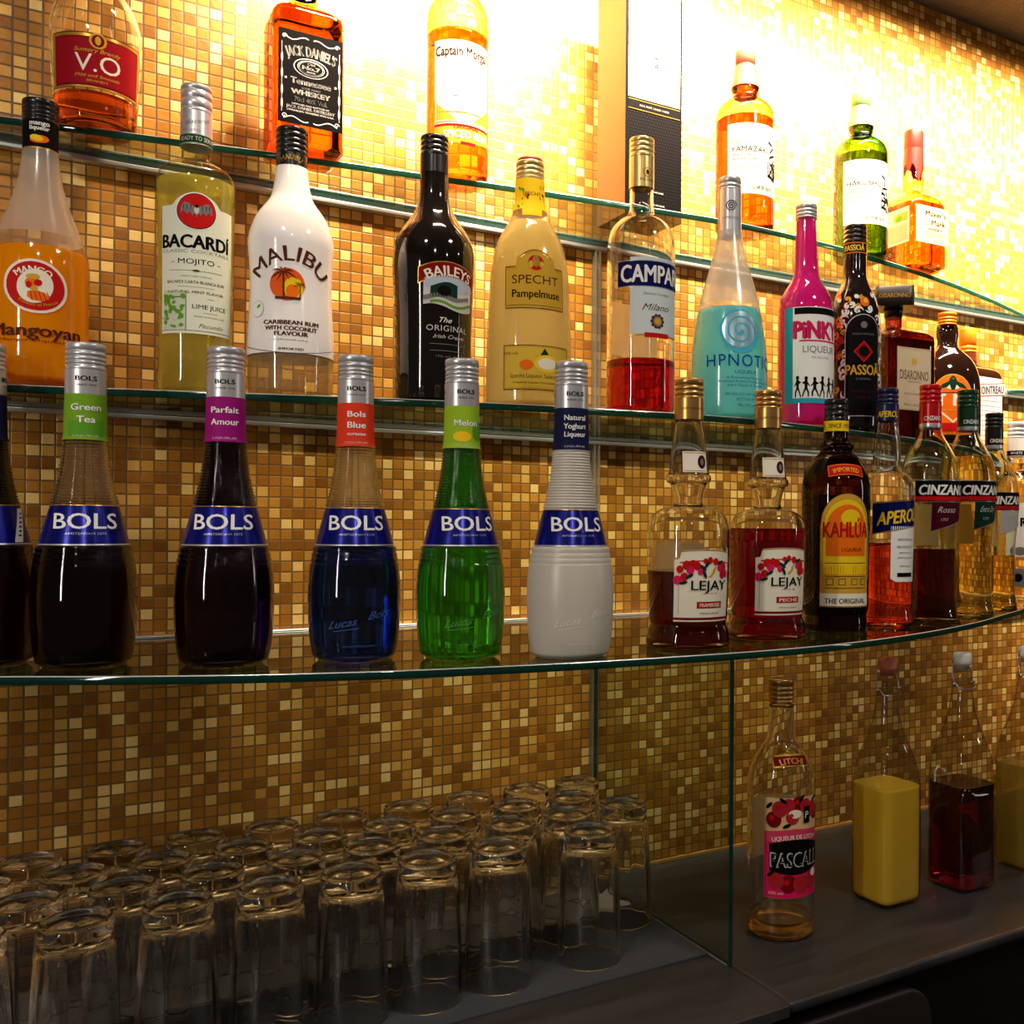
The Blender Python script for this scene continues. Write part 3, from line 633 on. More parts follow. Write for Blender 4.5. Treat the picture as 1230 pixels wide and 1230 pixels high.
b = Bottle('aperitif_bottle', 'clear bottle half full of orange-red aperitif with navy cap and slanted navy label', 'bottle', .968, -.2991, SH_LOW+.0003, 1.1192, 1.0884, 1064, 24,
           prof=[(30, 756), (32.5, 751), (33, 744), (31.5, 735), (30.5, 725), (31, 700), (32, 660), (33, 620), (33.2, 596), (32, 583), (27, 572), (20, 566), (16.5, 560), (17, 550), (16.5, 535), (14, 515), (13.2, 504)], glass=SOLID, solid=True)
b.fill(652, liquid('aperitif_orange', (1., .10, .03, 1)))
b.cap(465, 486, 14, M_NAVYCAP, (.35, .6, .85)); p = b.part('neck_sleeve', band(14*b.w)); p.wrap(486, 505, M_NAVYCAP); p.text('APEROL', -4, 497, 7, YELLOW, width=26, bold=.02, shear=.1, slope=-.0); p.done()
p = b.part('front_label'); p.patch(-30, 34, lambda u: 604-(u+30)*.10, lambda u: 642-(u+30)*.16, NAVY); p.patch(-30, 34, lambda u: 604.6-(u+30)*.10, lambda u: 605.4-(u+30)*.10, GOLD, 1); p.patch(-30, 34, lambda u: 640.6-(u+30)*.16, lambda u: 641.6-(u+30)*.16, GOLD, 1)
p.text('APEROL', 4, 620, 15, YELLOW, 1, width=56, bold=.03, slope=.12, shear=.12)
p.patch(-8, 34, 632, lambda u: 699-max(0, 6-(u+8))*.7, WHITE, 0)
for yy, h, ww in ((648, 3, 24), (657, 3, 26), (664, 2, 20), (670, 2, 24), (680, 2, 18)): p.text('APERITIVO DAL 1919', 12, yy, h, GREY, 2, width=ww)
p.patch(0, 24, 688, 693, BLACK, 2); p.done()

VGL = liquid('vermouth_glass', (.90, .96, .86, 1), 1.47)
def vermouth(X, Y, s, w, x, capm, capy, label, liq, level, lab2, k, yb0, sl, turn=24):
    # heights measured on the red-capped bottle, scaled about its base line
    F = lambda yy: yb0+(yy-745)*k
    pr = [(33, F(750)), (34.5, F(745)), (34.5, F(738)), (32.5, F(730)), (31.5, F(715)), (31, F(690)), (31.5, F(660)), (34, F(630)), (36, F(600)), (36, F(575)), (34.5, F(562)), (30, F(548)), (23, F(535)), (17, F(525)), (14.2, F(517)), (13.2, F(510))]
    pr = [(a*k, yy) for a, yy in pr]
    b = Bottle('vermouth_bottle', label, 'bottle', X, Y, SH_LOW+.0003, s, w, x, turn, prof=pr, glass=VGL, solid=True, group='vermouth bottles with slanted crests')
    b.fill(F(level), liq)
    b.cap(F(461), F(484), 13.4*k, capm, (.3, .55, .8)); p = b.part('neck_sleeve', band(13.4*k*b.w)); p.wrap(F(484), F(508), capm); p.wrap(F(508), F(514), M_SILVER); p.text('CINZANO', -2, F(502), 5*k, WHITE, width=22*k, bold=.03); p.done()
    p = b.part('front_label'); L, Rr = -32*k, 42*k
    p.patch(L, Rr, F(576), F(603), SILVER); p.patch(L+.6, Rr-.6, F(576.8), F(602.2), BLACK, 1); p.patch(L+1.4, Rr-1.4, F(596+sl), F(601.4), RED, 2)
    p.text('CINZANO', 5*k, F(588), 11.5*k, WHITE, 4, width=64*k, bold=.05, shear=.15)
    p.patch(L+20*k, Rr-6*k, F(603), lambda u: F(639)-(u-L-20*k)*.30, lab2, 0); p.patch(L+20*k, Rr-6*k, lambda u: F(638)-(u-L-20*k)*.30, lambda u: F(639)-(u-L-20*k)*.30, SILVER, 1)
    p.text('Rosso' if lab2 is MAROON else ('Extra Dry' if lab2 is DGREEN else 'Bianco'), 8*k, F(612), 7*k, LGREY, 2, width=24*k, shear=.4); p.text('1757', 4*k, F(624), 3*k, LGREY, 2, width=9*k); p.done()
    p = b.part('back_label', turn=180); p.patch(-24*k, 24*k, F(604), F(656), BACKP); p.done()
    return b
vermouth(1.0794, -.2730, 1.1873, 1.1423, 1116, M_REDCAP, 461, 'clear vermouth bottle with red cap, half full of near-black red vermouth', liquid('red_vermouth', (.10, .008, .008, 1)), 659.5, MAROON, 1., 745, 0)
vermouth(1.2045, -.2330, 1.2748, 1.2147, 1157.5, M_GREENCAP, 471, 'vermouth bottle with green cap, full of pale yellow vermouth', liquid('dry_vermouth', (.86, .62, .2, 1)), 545, DGREEN, .95, 737.5, 0, 36)
vermouth(1.3333, -.1780, 1.3681, 1.2919, 1193, M_BLACK, 499, 'smaller vermouth bottle with black cap and pale grey crest, third of the vermouth bottles', liquid('white_vermouth', (.80, .50, .10, 1)), 668, LGREY, .83, 731, 0, 36)
b = Bottle('rum_bottle', 'bottle with white cap and black-lettered white label cut off by the right frame edge', 'bottle', 1.4408, -.1381, SH_LOW+.0003, 1.4444, 1.3541, 1220, 10,
           prof=[(26, 728), (27, 724), (27.5, 700), (27.5, 590), (25, 580), (18, 572), (13, 566), (11.5, 558), (11.2, 546)], glass=SOLID, solid=True)
b.fill(556, liquid('pale_rum', (.9, .72, .36, 1)))
b.cap(506, 526, 11.4, M_WHITECAP, (.35, .6, .85)); p = b.part('neck_sleeve', band(11.6*b.w)); p.wrap(526, 548, WHITE); p.wrap(541, 547, BLACK, 1); p.text('WHITE', -2, 544, 3, WHITE, width=14); p.done()
p = b.part('front_label'); p.patch(-14, 34, 604, 669, WHITE); p.text('B', -6, 627, 10, BLACK, width=8, bold=.04); p.text('RUM', 12, 627, 10, BLACK, width=24, bold=.04); p.ell(0, 662, 7, 5, GREY, 1); p.patch(-10, 30, 683, 705, GREY); p.ell(-2, 694, 5, 5, BLACK, 1); p.done()

# ------------------------------------------------------------------ middle shelf
def ring_text(p, txt, cu, cy, rad, h, mat, L, width, top=True):
    p.text(txt, cu, cy, h, mat, L, width=width, arc=rad if top else -rad)
b = Bottle('liqueur_bottle', 'frosted bottle of bright orange mango liqueur with a black cap, at the left frame edge', 'bottle', -.0015, -.102, SH_MID+.0003, .8308, .7065, 48, -4,
           prof=[(54, 471), (59, 466), (61.5, 456), (62, 440), (62, 340), (61, 313), (57, 297), (50, 280), (43, 264), (37, 249), (31, 232), (26, 212), (23, 192), (21.5, 176)], glass=lambda z: thin('frosted_mango', (.95, .92, .86), .2, haze=.5, hazecol=(.86, .82, .74, 1)) if z > .150 else thin('mango_low_glass', (1, .98, .95), .08))
b.fill(291, milky('mango_liqueur', rgb(255, 178, 0), .5, .03), lo=.006)
b.cap(115, 142, 23, M_BLACK, (.3, .5, .7, .85)); p = b.part('neck_sleeve', band(21.8*b.w)); p.wrap(142, 177, BLACK); p.wrap(175.5, 177.5, GOLD, 1, cap=False)
p.text('mango', 0, 146.5, 5.5, WHITE, width=21, bold=.03); p.text('liqueur', 0, 152.5, 5, WHITE, width=21, bold=.03); p.ell(0, 166, 10, 4.6, ORANGE, 1, .1); p.ell(-3, 165, 7, 3.6, YELLOW, 2, -.2); p.done()
p = b.part('printed_label'); cx = -1
p.ell(cx, 342, 34, 31, CREAM, 1, -.35); p.ell(cx, 342, 30.5, 28, RED, 2, -.35); p.ell(cx, 342, 18, 20, CREAM, 3, -.35)
p.ell(cx-2, 331, 7, 3.5, OCHRE, 4); p.ell(cx-4, 338, 6, 5, ORANGE, 4); p.ell(cx+3, 338, 4, 4, RED, 5); p.ell(cx-6, 341, 3, 4, RED, 5); p.ell(cx-1, 345, 4, 3, OCHRE, 4); p.poly([(-8, 4), (0, 6), (9, 3), (14, -3), (6, -7), (-4, -6), (-9, -2)], ORANGE, 4, cx+1, 353)
for i in range(5): p.poly([(-6+i*4, 4), (-5+i*4, 4), (-3+i*4.6, -6), (-4+i*4.6, -6)], RED, 5, cx+1, 353)
p.text('MANGO', cx-2, 321.5, 7, CREAM, 4, width=40, bold=.03, arc=30); p.text('Product of France', cx+3, 364.5, 3.4, OCHRE, 4, width=40, arc=-34)
p.text('Mangoyan', 0, 395, 14, BROWN, 1, width=101, bold=.025); p.ell(cx+3, 394, 2, 2, BROWN, 2); p.text('Mango Liqueur', cx-2, 407, 3.5, BROWN, 1, width=75); p.done()

b = Bottle('rum_bottle', 'pale yellow-green mojito bottle with silver cap and red bat emblem', 'bottle', .1378, -.125, SH_MID+.0003, .8760, .7956, 234, 1,
           prof=[(43, 478), (45.5, 473), (46, 466), (45, 440), (45.5, 400), (46.5, 330), (47.5, 260), (48.5, 232), (47.5, 220), (43, 210), (34, 202.5), (24, 198), (18.5, 194), (17.6, 186), (17.5, 166)], glass=thin('mojito_glass', (.95, .97, .88)))
b.fill(207, milky('mojito', rgb(232, 222, 118), .5, .62))
b.cap(98, 131, 19.2, M_SILVER, (.2, .5, .85)); p = b.part('neck_sleeve', band(19.3*b.w)); p.wrap(131, 172, M_SILVER); p.wrap(160, 171, GREEN, 1); p.wrap(161, 170, DGREEN, 2); p.text('READY TO SERVE', 1, 165.5, 5, LGREY, 3, width=42); p.text('Bacardi', 2, 144, 5, GREY, 1, width=26, shear=.5, slope=.2); p.text('MOJITO', -6, 155.5, 2.5, GREY, 1, width=20); p.done()
p = b.part('front_label'); LAB = ink('label_palegreen', (222, 226, 204))
def btop(u): return 246-max(0, math.cos(max(-1, min(1, u/26))*PI/2))**.6*16
p.patch(-42, 47, btop, 400, LAB); p.ell(0, 252.5, 23, 22, WHITE, 1); p.ell(0, 252.5, 21.5, 20.6, BLACK, 2); p.ell(0, 252.5, 20.5, 19.7, RED, 3)
bat = [(0, 5), (2, 4), (4, 5), (9, 8), (13, 9), (16, 4), (17, -4), (13, -1), (10, -5), (7, -2), (4, -6), (2, -3), (0, -8)]
p.poly(bat+[(-a, c) for a, c in bat[::-1]][1:-1], GREY, 4, 0, 251.5); p.ell(0, 251, 2.6, 5, LGREY, 5); p.ell(0, 246.5, 2, 2, BLACK, 6)
for sg in (-1, 1):
    for q in (5.5, 9.5, 13): p.poly([(sg*q, 6), (sg*(q+.7), 6), (sg*(q+.9), -3)], BLACK, 6, 0, 251.5)
p.text('BACARDÍ', 0, 289, 15, BLACK, 1, width=82, bold=.045); p.text('CLASSIC COCKTAILS', 0, 301, 3.6, GREY, 1, width=80); p.text('- MOJITO -', 0, 313, 6, BLACK, 1, width=54)
p.patch(-30, 30, 324, 324.6, GREY, 1); p.ell(0, 324.2, 4, 1.2, BROWN, 2)
p.text('CRAFTED USING', 0, 331, 2, GREY, 1, width=34); p.text('BACARDI CARTA BLANCA RUM', 0, 338, 3.4, BROWN, 1, width=66, bold=.01); p.patch(-20, 20, 343.5, 344, GREY, 1); p.text('NATURAL MINT FLAVOR', 0, 350, 3, BROWN, 1, width=64, bold=.01); p.text('LIME JUICE', 16, 367, 5, BLACK, 1, width=40)
p.patch(12, 20, 357, 357.5, GREY, 1); p.patch(8, 24, 374, 374.5, GREY, 1); p.text('MADE WITH REAL LIME', 16, 379, 1.8, GREY, 1, width=36); p.text('Facundo', 18, 390, 5, GREY, 1, width=28, shear=.5)
p.patch(-39, -10, 349, 396, ink('glass_print', (196, 206, 180)), 1); p.patch(-11, -10.5, 349, 396, DGREEN, 2); p.patch(-38, -12, 356, 357, DGREEN, 2)
for i in range(38): p.ell(random.uniform(-36, -13), random.uniform(354, 376) if i < 28 else random.uniform(376, 394), random.uniform(1.2, 3.2), random.uniform(1., 2.6), GREEN if i % 3 else S_GREEN, 3+i % 3, random.uniform(0, 3))
p.patch(-42, 47, 396, 396.8, GREY, 1); p.text('70cl', -36, 382, 2.5, GREY, 4, width=8); p.done()

b = Bottle('rum_bottle', 'white coconut rum bottle with a palm and sunset emblem and black cap', 'bottle', .2283, -.155, SH_MID+.0003, .8946, .8407, 349, -2,
           prof=[(47, 481), (50, 476), (51.5, 466), (52, 440), (52.3, 420), (51.5, 400), (50, 375), (49, 352), (49.8, 325), (51.6, 300), (51, 289), (48, 277), (42.5, 264), (34, 252), (26.5, 242), (22.5, 229), (20, 214), (18.8, 198), (18, 180)], glass=CLEAR)
WB = plain('opaque_white_coat', rgb(244, 240, 236), .12, 0, .5)
p = b.part('white_coating', lambda z: b.R(z)-.0001); p.wrap(197, 423, WB); p.done()
b.fill(424, milky('coconut_rum', rgb(236, 222, 176), .4, .75))
b.cap(149, 181, 19.5, M_BLACK, (.2, .42, .62, .82)); p = b.part('neck_sleeve', band(18.8*b.w)); p.wrap(181, 199, M_BLACK); p.text('MALIBU', 0, 187.5, 6, GOLD, width=26, arc=22); p.done()
p = b.part('printed_label'); p.text('MALIBU', 0, 303, 17, BROWN, 2, width=104, bold=.012, arc=52)
SUN = ink('sunset', (226, 92, 30)); p.ell(-3, 341, 19.5, 19, SUN, 2); p.ell(4, 345, 11, 12, YELLOW, 3); p.ell(3, 349, 7, 8, ORANGE, 4); p.patch(-16, 12, 356, 359, BROWN, 5)
def palm(cx, cy, sc, tr):
    p.poly([(-.8, 0), (.8, 0), (1.6, -tr), (-.2, -tr)], BROWN, 6, cx, cy, sc)
    for a, l in ((-.1, 15), (.5, 13), (-.7, 9), (2.6, 14), (3.3, 14), (3.9, 10), (1.2, 9), (2.0, 10)):
        q = []
        for i in range(5): q.append((math.cos(a)*l*i/4, math.sin(a)*l*i/4-(i/4)**2*l*.45+1.3*math.sin(i/4*PI)))
        q += [(x2, y2-1.7*math.sin(i/4*PI)-.3) for i, (x2, y2) in zip(range(4, 0, -1), q[:0:-1])]
        p.poly(q, BROWN, 7, cx, cy, sc)
palm(-7, 326, 1., 32); palm(11, 340, .5, 34)
for yy, tx, ww in ((386.5, 'CARIBBEAN RUM', 64), (393.5, 'WITH COCONUT', 60), (400, 'FLAVOUR', 38)): p.text(tx, 2, yy, 4.8, BROWN, 2, width=ww, bold=.04)
p.text('- ORIGINAL -', 2, 407.5, 1.8, GREY, 2, width=50); p.text('IMPORTED', 2, 418.5, 2.8, BROWN, 2, width=28, bold=.02); p.text('21%vol  700ml', 2, 424, 2.6, GREY, 2, width=30)
p.patch(-62, 62, lambda u: 413+10*math.cos(u/62*PI/2), lambda u: 413.7+10*math.cos(u/62*PI/2), BROWN, 2); p.ell(-39, 370, 9, 10, LGREY, 2); p.ell(-39, 370, 8.2, 9.2, WHITE, 3); p.ell(-37, 367, 3, 1.6, GREEN, 4, .6); p.done()

b = Bottle('liqueur_bottle', 'glossy black cream liqueur bottle with red arched banner label', 'bottle', .3744, -.19, SH_MID+.0003, .9343, .9126, 520, 20,
           prof=[(43, 488), (46, 484), (46.5, 476), (46.5, 440), (46.8, 400), (48, 360), (49.5, 325), (49, 308), (46.5, 294), (40, 281), (31.5, 269), (24, 257), (19, 243), (17.4, 225), (17, 200), (16.6, 182)], glass=plain('black_glossy_bottle', (.008, .006, .005, 1), .06, 0, .6, .6))
b.cap(159, 184, 17, M_BLACK, (.25, .5, .75)); p = b.part('neck_foil', band(17.2*b.w)); p.wrap(184, 205, M_BLACK); p.done()
p = b.part('front_label'); bt = lambda u: 319-math.cos(u/48*PI/2)*14+8
p.patch(-35, 41, lambda u: bt(u)-1.2, lambda u: bt(u)+19.2, GOLD); p.patch(-34, 40, bt, lambda u: bt(u)+18, DRED, 1); p.text('BAILEYS', 3, 323, 11.5, CREAM, 3, width=60, bold=.02, arc=70)
sc = lambda u: 333-math.cos(u/44*PI/2)*10+6
p.patch(-28, 36, sc, lambda u: 368+4*math.sin(u/12), ink('meadow_white', (206, 200, 196)), 1); p.patch(-26, 34, lambda u: sc(u)+2, lambda u: 346+3*math.sin(u/9), SKY, 2)
p.patch(-20, 12, lambda u: 341-4*math.cos(u/9), lambda u: 356, DGREEN, 3); p.patch(-28, 30, lambda u: 353+2*math.sin(u/7), lambda u: 358+2*math.sin(u/6), GREY, 3); p.patch(-20, 36, lambda u: 362+3*math.sin(u/8), lambda u: 365+3*math.sin(u/8), GREEN, 4); p.ell(-4, 348, 8, 6, BLACK, 4)
p.text('The', -2, 383, 6, CREAM, 1, width=16, shear=.5); p.text('ORIGINAL', 2, 393, 6.5, LGREY, 1, width=52, space=1.1); p.text('Irish Cream', 4, 403, 4.5, LGREY, 1, width=38, shear=.5); p.patch(-20, 26, 412, 412.6, GREY, 1); p.patch(-20, 26, 420, 420.6, GREY, 1); p.text('17% vol  70cl', 2, 427, 2.5, GREY, 1, width=30); p.done()

b = Bottle('liqueur_bottle', 'frosted bottle of cloudy yellow grapefruit liqueur with gold and red cap and two gold labels', 'bottle', .4780, -.22, SH_MID+.0003, .9587, .9516, 635, 8,
           prof=[(48, 493), (51, 489), (52, 482), (52, 460), (51, 420), (50, 394), (48.5, 360), (47, 335), (44.5, 315), (39, 294), (32, 280), (26, 270), (21.5, 259), (18.5, 248), (17.6, 236), (17.2, 212)], glass=thin('specht_glass', (.95, .93, .85), .1, haze=.25, hazecol=(.9, .84, .62, 1)))
b.fill(262, milky('grapefruit_liqueur', rgb(255, 238, 128), .5, .08))
b.cap(190, 213, 17, M_PGOLD, (.3, .55, .8)); mb = MB(); r = 15.6*b.w; z = b.zf(190, r); mb.lathe([(r*.98, z), (r, z+.001), (r*.96, z+.003), (r*.6, z+.0042), (r*.2, z+.0045)], plain('cap_top_red', rgb(160, 40, 40), .4)); mb.build('cap_seal', b.root)
p = b.part('neck_label', lambda z: b.R(z)+.0002); p.wrap(213, 250, YELLOW); p.patch(-12, 12, 250, 258, YELLOW, 0)
for i in range(14): p.ell(random.uniform(-18, 18), random.uniform(218, 248), random.uniform(1, 3), random.uniform(1, 2), (GREEN, OCHRE, BROWN, ORANGE)[i % 4], 1, random.uniform(0, 3))
p.text('SPECHT', 0, 232, 4, BROWN, 2, width=22); p.done()
p = b.part('front_label')
def st(u):
    a = abs(u-1)
    return 319 if a > 22 else (299+6 if a > 18 else 299)-0+0 if a > 20 else 299+(a/22)**2*12
p.patch(-36, 38, st, 370, BROWN); p.patch(-35, 37, lambda u: st(u)+1.2, 369, OCHRE, 1); p.patch(-34, 36, lambda u: st(u)+2.2, lambda u: st(u)+2.8, GOLD, 2)
p.ell(1, 315, 9, 9, RED, 2); p.ell(1, 313, 4, 7, GOLD, 3); p.ell(-5, 317, 3, 4, GOLD, 3); p.ell(7, 317, 3, 4, GOLD, 3); p.text('SPECHT', 1, 335, 10, BROWN, 2, width=56, bold=.0); p.text('Pampelmuse', 2, 352, 9, BLACK, 2, width=58, bold=.02); p.patch(-34, 36, 366, 366.6, BROWN, 2); p.done()
p = b.part('lower_label'); p.patch(-38, 46, 414, 468, BROWN); p.patch(-37, 45, 415, 467, OCHRE, 1); p.patch(-35, 43, 417, 465, ink('label_gold', (216, 178, 60)), 2); p.ell(14, 436, 15, 10, YELLOW, 3); p.ell(14, 436, 11, 7, CREAM, 4); p.poly([(0, 0), (5, 8), (10, 1)], DGREEN, 4, 6, 426); p.ell(-10, 438, 8, 6, ORANGE, 3)
p.text('Specht Liqueur Selection', 2, 451, 5, BROWN, 3, width=62); p.text('Grapefruit Liqueur from Germany', 2, 459, 2.5, BROWN, 3, width=56); p.text('15% vol', -28, 424, 3, BROWN, 3, width=16); p.done()

b = Bottle('bitter_bottle', 'clear bottle a third full of red bitter with pale gold cap and navy banner label', 'bottle', .6130, -.245, SH_MID+.0003, 1.0006, 1.0005, 769, 20,
           prof=[(37, 499), (40, 495), (41, 488), (41, 440), (41, 330), (40.8, 300), (39.5, 289), (36, 278), (29, 269), (21, 263), (16.3, 258), (14.8, 250), (14.4, 235), (14.2, 222)], glass=SOLID, solid=True)
b.fill(429, liquid('red_bitter', (.42, .004, .008, 1)))
b.cap(162, 186, 15, M_PGOLD, (.25, .5, .75)); p = b.part('neck_sleeve', band(14.9*b.w)); p.wrap(186, 223, M_PGOLD); p.ell(2, 206, 6, 6, GOLD, 1); p.ell(2, 206, 4, 4, M_PGOLD, 2); p.ell(2, 206, 2, 3, BROWN, 3); p.text('MILANO', 2, 215, 3, BROWN, 1, width=18); p.done()
p = b.part('front_label'); p.patch(-27, 42, 308, 402, ink('label_icy', (206, 216, 216))); p.patch(-27, 42, 401, 403, GOLD, 1)
p.patch(-44, 50, 312, 344, SILVER, 1); p.patch(-43.3, 49.3, 313, 343, NAVY, 2); p.text('CAMPARI', 3, 328, 20, WHITE, 4, width=84, bold=.03)
p.text('Davide Campari', 6, 352, 3, GREY, 1, width=34); p.text('Milano', 6, 368, 8, BROWN, 1, width=34, shear=.5)
for i in range(10): a = i*PI/5; p.ell(6+math.cos(a)*7, 385+math.sin(a)*7, 2.2, 2.2, BROWN, 1)
p.ell(6, 385, 6, 6, GREY, 2); p.ell(6, 385, 4, 4, OCHRE, 3); p.patch(-10, 22, 399, 405, RED, 2); p.done()
p = b.part('back_label', turn=176); p.patch(-34, 34, 348, 415, BACKP); p.done()

b = Bottle('liqueur_bottle', 'tall frosted bottle of turquoise liqueur with silver sleeve and blue spiral', 'bottle', .7441, -.245, SH_MID+.0003, 1.0587, 1.0553, 875, 24,
           prof=[(43, 507), (45.5, 502), (46.5, 492), (46.8, 470), (46, 435), (43.5, 410), (40, 385), (35.5, 364), (30.5, 345), (26, 330), (21.5, 314), (18, 300), (15.5, 288), (14, 276), (13.5, 262)], glass=lambda z: thin('frosted_turquoise', (.94, .96, .95), .2, haze=.55, hazecol=(.88, .84, .78, 1)) if z > .150 else thin('turquoise_low_glass', (.98, 1, 1), .15, haze=.08, hazecol=(.8, .9, .9, 1)))
b.fill(366, milky('turquoise_liqueur', rgb(136, 238, 242), .5, .06))
b.cap(210, 226, 13.6, M_SILVER, (.5, .8)); p = b.part('neck_sleeve', band(14.1*b.w)); p.wrap(226, 281, M_SILVER)
def spiral(p, cu, cy, R0, wd, turns, mat, L, sx=1.):
    n = int(turns*18); pr = None
    for i in range(n+1):
        a = i/n*turns*2*PI; r = R0*(1-i/n*.92); q = [((r+wd/2)*math.cos(a)*sx, (r+wd/2)*math.sin(a)), (max(r-wd/2, 0)*math.cos(a)*sx, max(r-wd/2, 0)*math.sin(a))]
        if pr: p.poly([pr[0], q[0], q[1], pr[1]], mat, L, cu, cy)
        pr = q
spiral(p, -4, 247, 7, 1.2, 2.6, BLACK, 1); p.text('HPNOTIQ', -4, 261, 3, GREY, 1, width=20); p.done()
p = b.part('printed_label'); SP = ink('spiral_silver', (160, 196, 208), .25, .4); spiral(p, -4, 397, 23, 6, 2.6, SP, 1); p.ell(-4, 397, 25, 26, ink('hpno_blue', (70, 176, 204)), 0)
BI = ink('hp_blue', (24, 62, 150)); p.text('HPNOTIQ', 0, 432, 14, BI, 2, width=92, space=1.15, bold=.0); p.text('LIQUEUR', 2, 446, 4, BI, 2, width=28)
for yy, tx, ww in ((453, 'A Refreshing Blend of', 48), (457.5, 'Premium French Vodka, Natural', 66), (462, 'and a Touch of Cognac', 46), (473, 'PRODUCT OF FRANCE', 50), (479, 'BOTTLED BY', 24), (486, '70cl 17% vol', 22)): p.text(tx, 2, yy, 2.8, BI, 2, width=ww)
p.done()

b = Bottle('liqueur_bottle', 'hot pink liqueur bottle with silver cap and dancing figures on its white label', 'bottle', .8753, -.24, SH_MID+.0003, 1.1205, 1.1068, 967, 22,
           prof=[(31, 514), (33.5, 510), (34, 500), (34, 420), (33.8, 385), (33, 369), (30, 358), (24.5, 348), (19, 340), (16, 332), (14.5, 316), (13.5, 290), (12.6, 262), (12.4, 256)], glass=thin('pink_bottle_glass', (.96, .9, .95)))
b.fill(262, milky('pink_liqueur', rgb(236, 52, 166), .5, .05), lo=.004)
b.cap(243, 260, 13.2, M_SILVER, (.35, .6, .85)); p = b.part('front_label'); p.patch(-40, 34, 368, 484, TEAL); p.patch(-28, 34, 368, 478, WHITE, 1); p.patch(-26, 34, 369, 377, BLACK, 2)
p.text('PiNKY', 4, 396, 20, DRED, 2, width=62, bold=.06); p.text('PiNKY', 3, 395.3, 20, PINK, 4, width=62, bold=.05); p.patch(-20, 34, 408, 410, PINK, 2); p.text('LIQUEUR', 6, 419, 8, GREY, 2, width=44, bold=.0); p.text('15% ALC/VOL', 6, 429, 2.5, GREY, 2, width=24)
fig = [(-1.5, 10), (1.5, 10), (1.8, 7.5), (4.5, 3), (3.8, 2), (1.8, 4.5), (1.6, 0), (3.5, -5), (3.3, -11), (1.8, -11), (1.6, -5.5), (0, -2), (-1.8, -5.5), (-3.6, -11), (-5, -10.5), (-3.2, -4), (-1.8, 0), (-1.8, 4.5), (-4.2, 7.5), (-5, 6.6), (-2, 8.6)]
for i, cu in enumerate((-22, -12, -2, 8, 18, 28)):
    sg = 1 if i % 2 else -1; p.poly([(a*sg*(.9+.1*(i % 3)), c*(1-.06*(i % 3))) for a, c in (fig if sg > 0 else fig[::-1])][:], BLACK, 2, cu, 466); p.ell(cu, 453.5+(i % 3)*.8, 2, 2.4, BLACK, 2)
p.done()

b = Bottle('liqueur_bottle', 'black passion fruit liqueur bottle with white scroll pattern and red diamond emblem', 'bottle', .9691, -.235, SH_MID+.0003, 1.1657, 1.1414, 1026, 20,
           prof=[(28, 518), (30, 514), (30.5, 500), (31, 460), (31, 400), (30.5, 384), (28, 369), (23, 354), (17.5, 343), (14.6, 334), (14, 320), (13.6, 292)], glass=plain('black_satin_bottle', (.012, .008, .008, 1), .1, 0, .5, .5))
b.cap(268, 290, 14, M_BLACK, (.25, .5, .75)); p = b.part('neck_band', band(14.2*b.w)); p.wrap(290, 304, M_BLACK); p.wrap(290.5, 291.5, ORANGE, 1); p.wrap(302.5, 303.5, ORANGE, 1)
for a in (-44, 0, 44): p.text('PASSOÃ', a-6, 297, 6.5, YELLOW, 1, width=26, bold=.03)
p.done()
p = b.part('printed_label')
for i in range(170):
    cu = random.uniform(-46, 44); cy = random.uniform(352, 512)
    if abs(cu) < 21 and cy > 382: continue
    rr = (cy-352)/30 if cy < 382 else 1
    a0 = random.uniform(0, 6); R0 = random.uniform(4, 7)*min(1, .5+rr*.5); q1 = []; q2 = []
    for j in range(9):
        a = a0+j/8*3.9; r1 = R0*(1-j/8*.55); wd = .4+1.9*math.sin(j/8*PI); q1.append(((r1+wd)*math.cos(a), (r1+wd)*math.sin(a))); q2.append(((r1-wd*.4)*math.cos(a), (r1-wd*.4)*math.sin(a)))
    mt = (ink('passion_red', (170, 50, 60)) if cu < -25 and cy > 400 else (ORANGE if cu < -30 else WHITE)) if i % 7 else OCHRE
    p.poly(q1+q2[::-1], mt, 1+i % 3, cu, cy); p.ell(cu, cy, 1.6, 1.6, mt, 2)
p.ell(2, 362, 5.5, 6, ORANGE, 5); p.ell(3, 361, 2.5, 3, YELLOW, 6)
p.patch(-22, 22, arch(22.01, 400, 23), 500, LGREY, 4); p.patch(-21, 21, arch(21.01, 400, 22), 499, BLACK, 5); p.patch(-18.5, 18.5, arch(18.51, 401, 19), lambda u: 401.6-19*math.sqrt(max(0, 1-(u/18.51)**2)), MAROON, 6)
p.ell(0, 390, 4, 4, GREY, 6); p.text('PASSION DE FRANCE', 0, 401, 2.2, GREY, 6, width=26)
p.poly([(0, 15), (14, 0), (0, -15), (-14, 0)], RED, 6, 0, 422, .85); p.poly([(0, 12), (11, 0), (0, -12), (-11, 0)], DRED, 7, 0, 422, .85); p.ell(0, 422, 6, 6, BLACK, 8)
p.text('PASSOÃ', 0, 444, 11.5, OCHRE, 6, width=42, bold=.03); p.text('LE ORIGINAL', 0, 455, 2.2, GREY, 6, width=18); p.text('PASSION FRUIT', 0, 470, 3, MAROON, 6, width=26); p.text('LIQUEUR', 0, 477, 3, MAROON, 6, width=18); p.done()

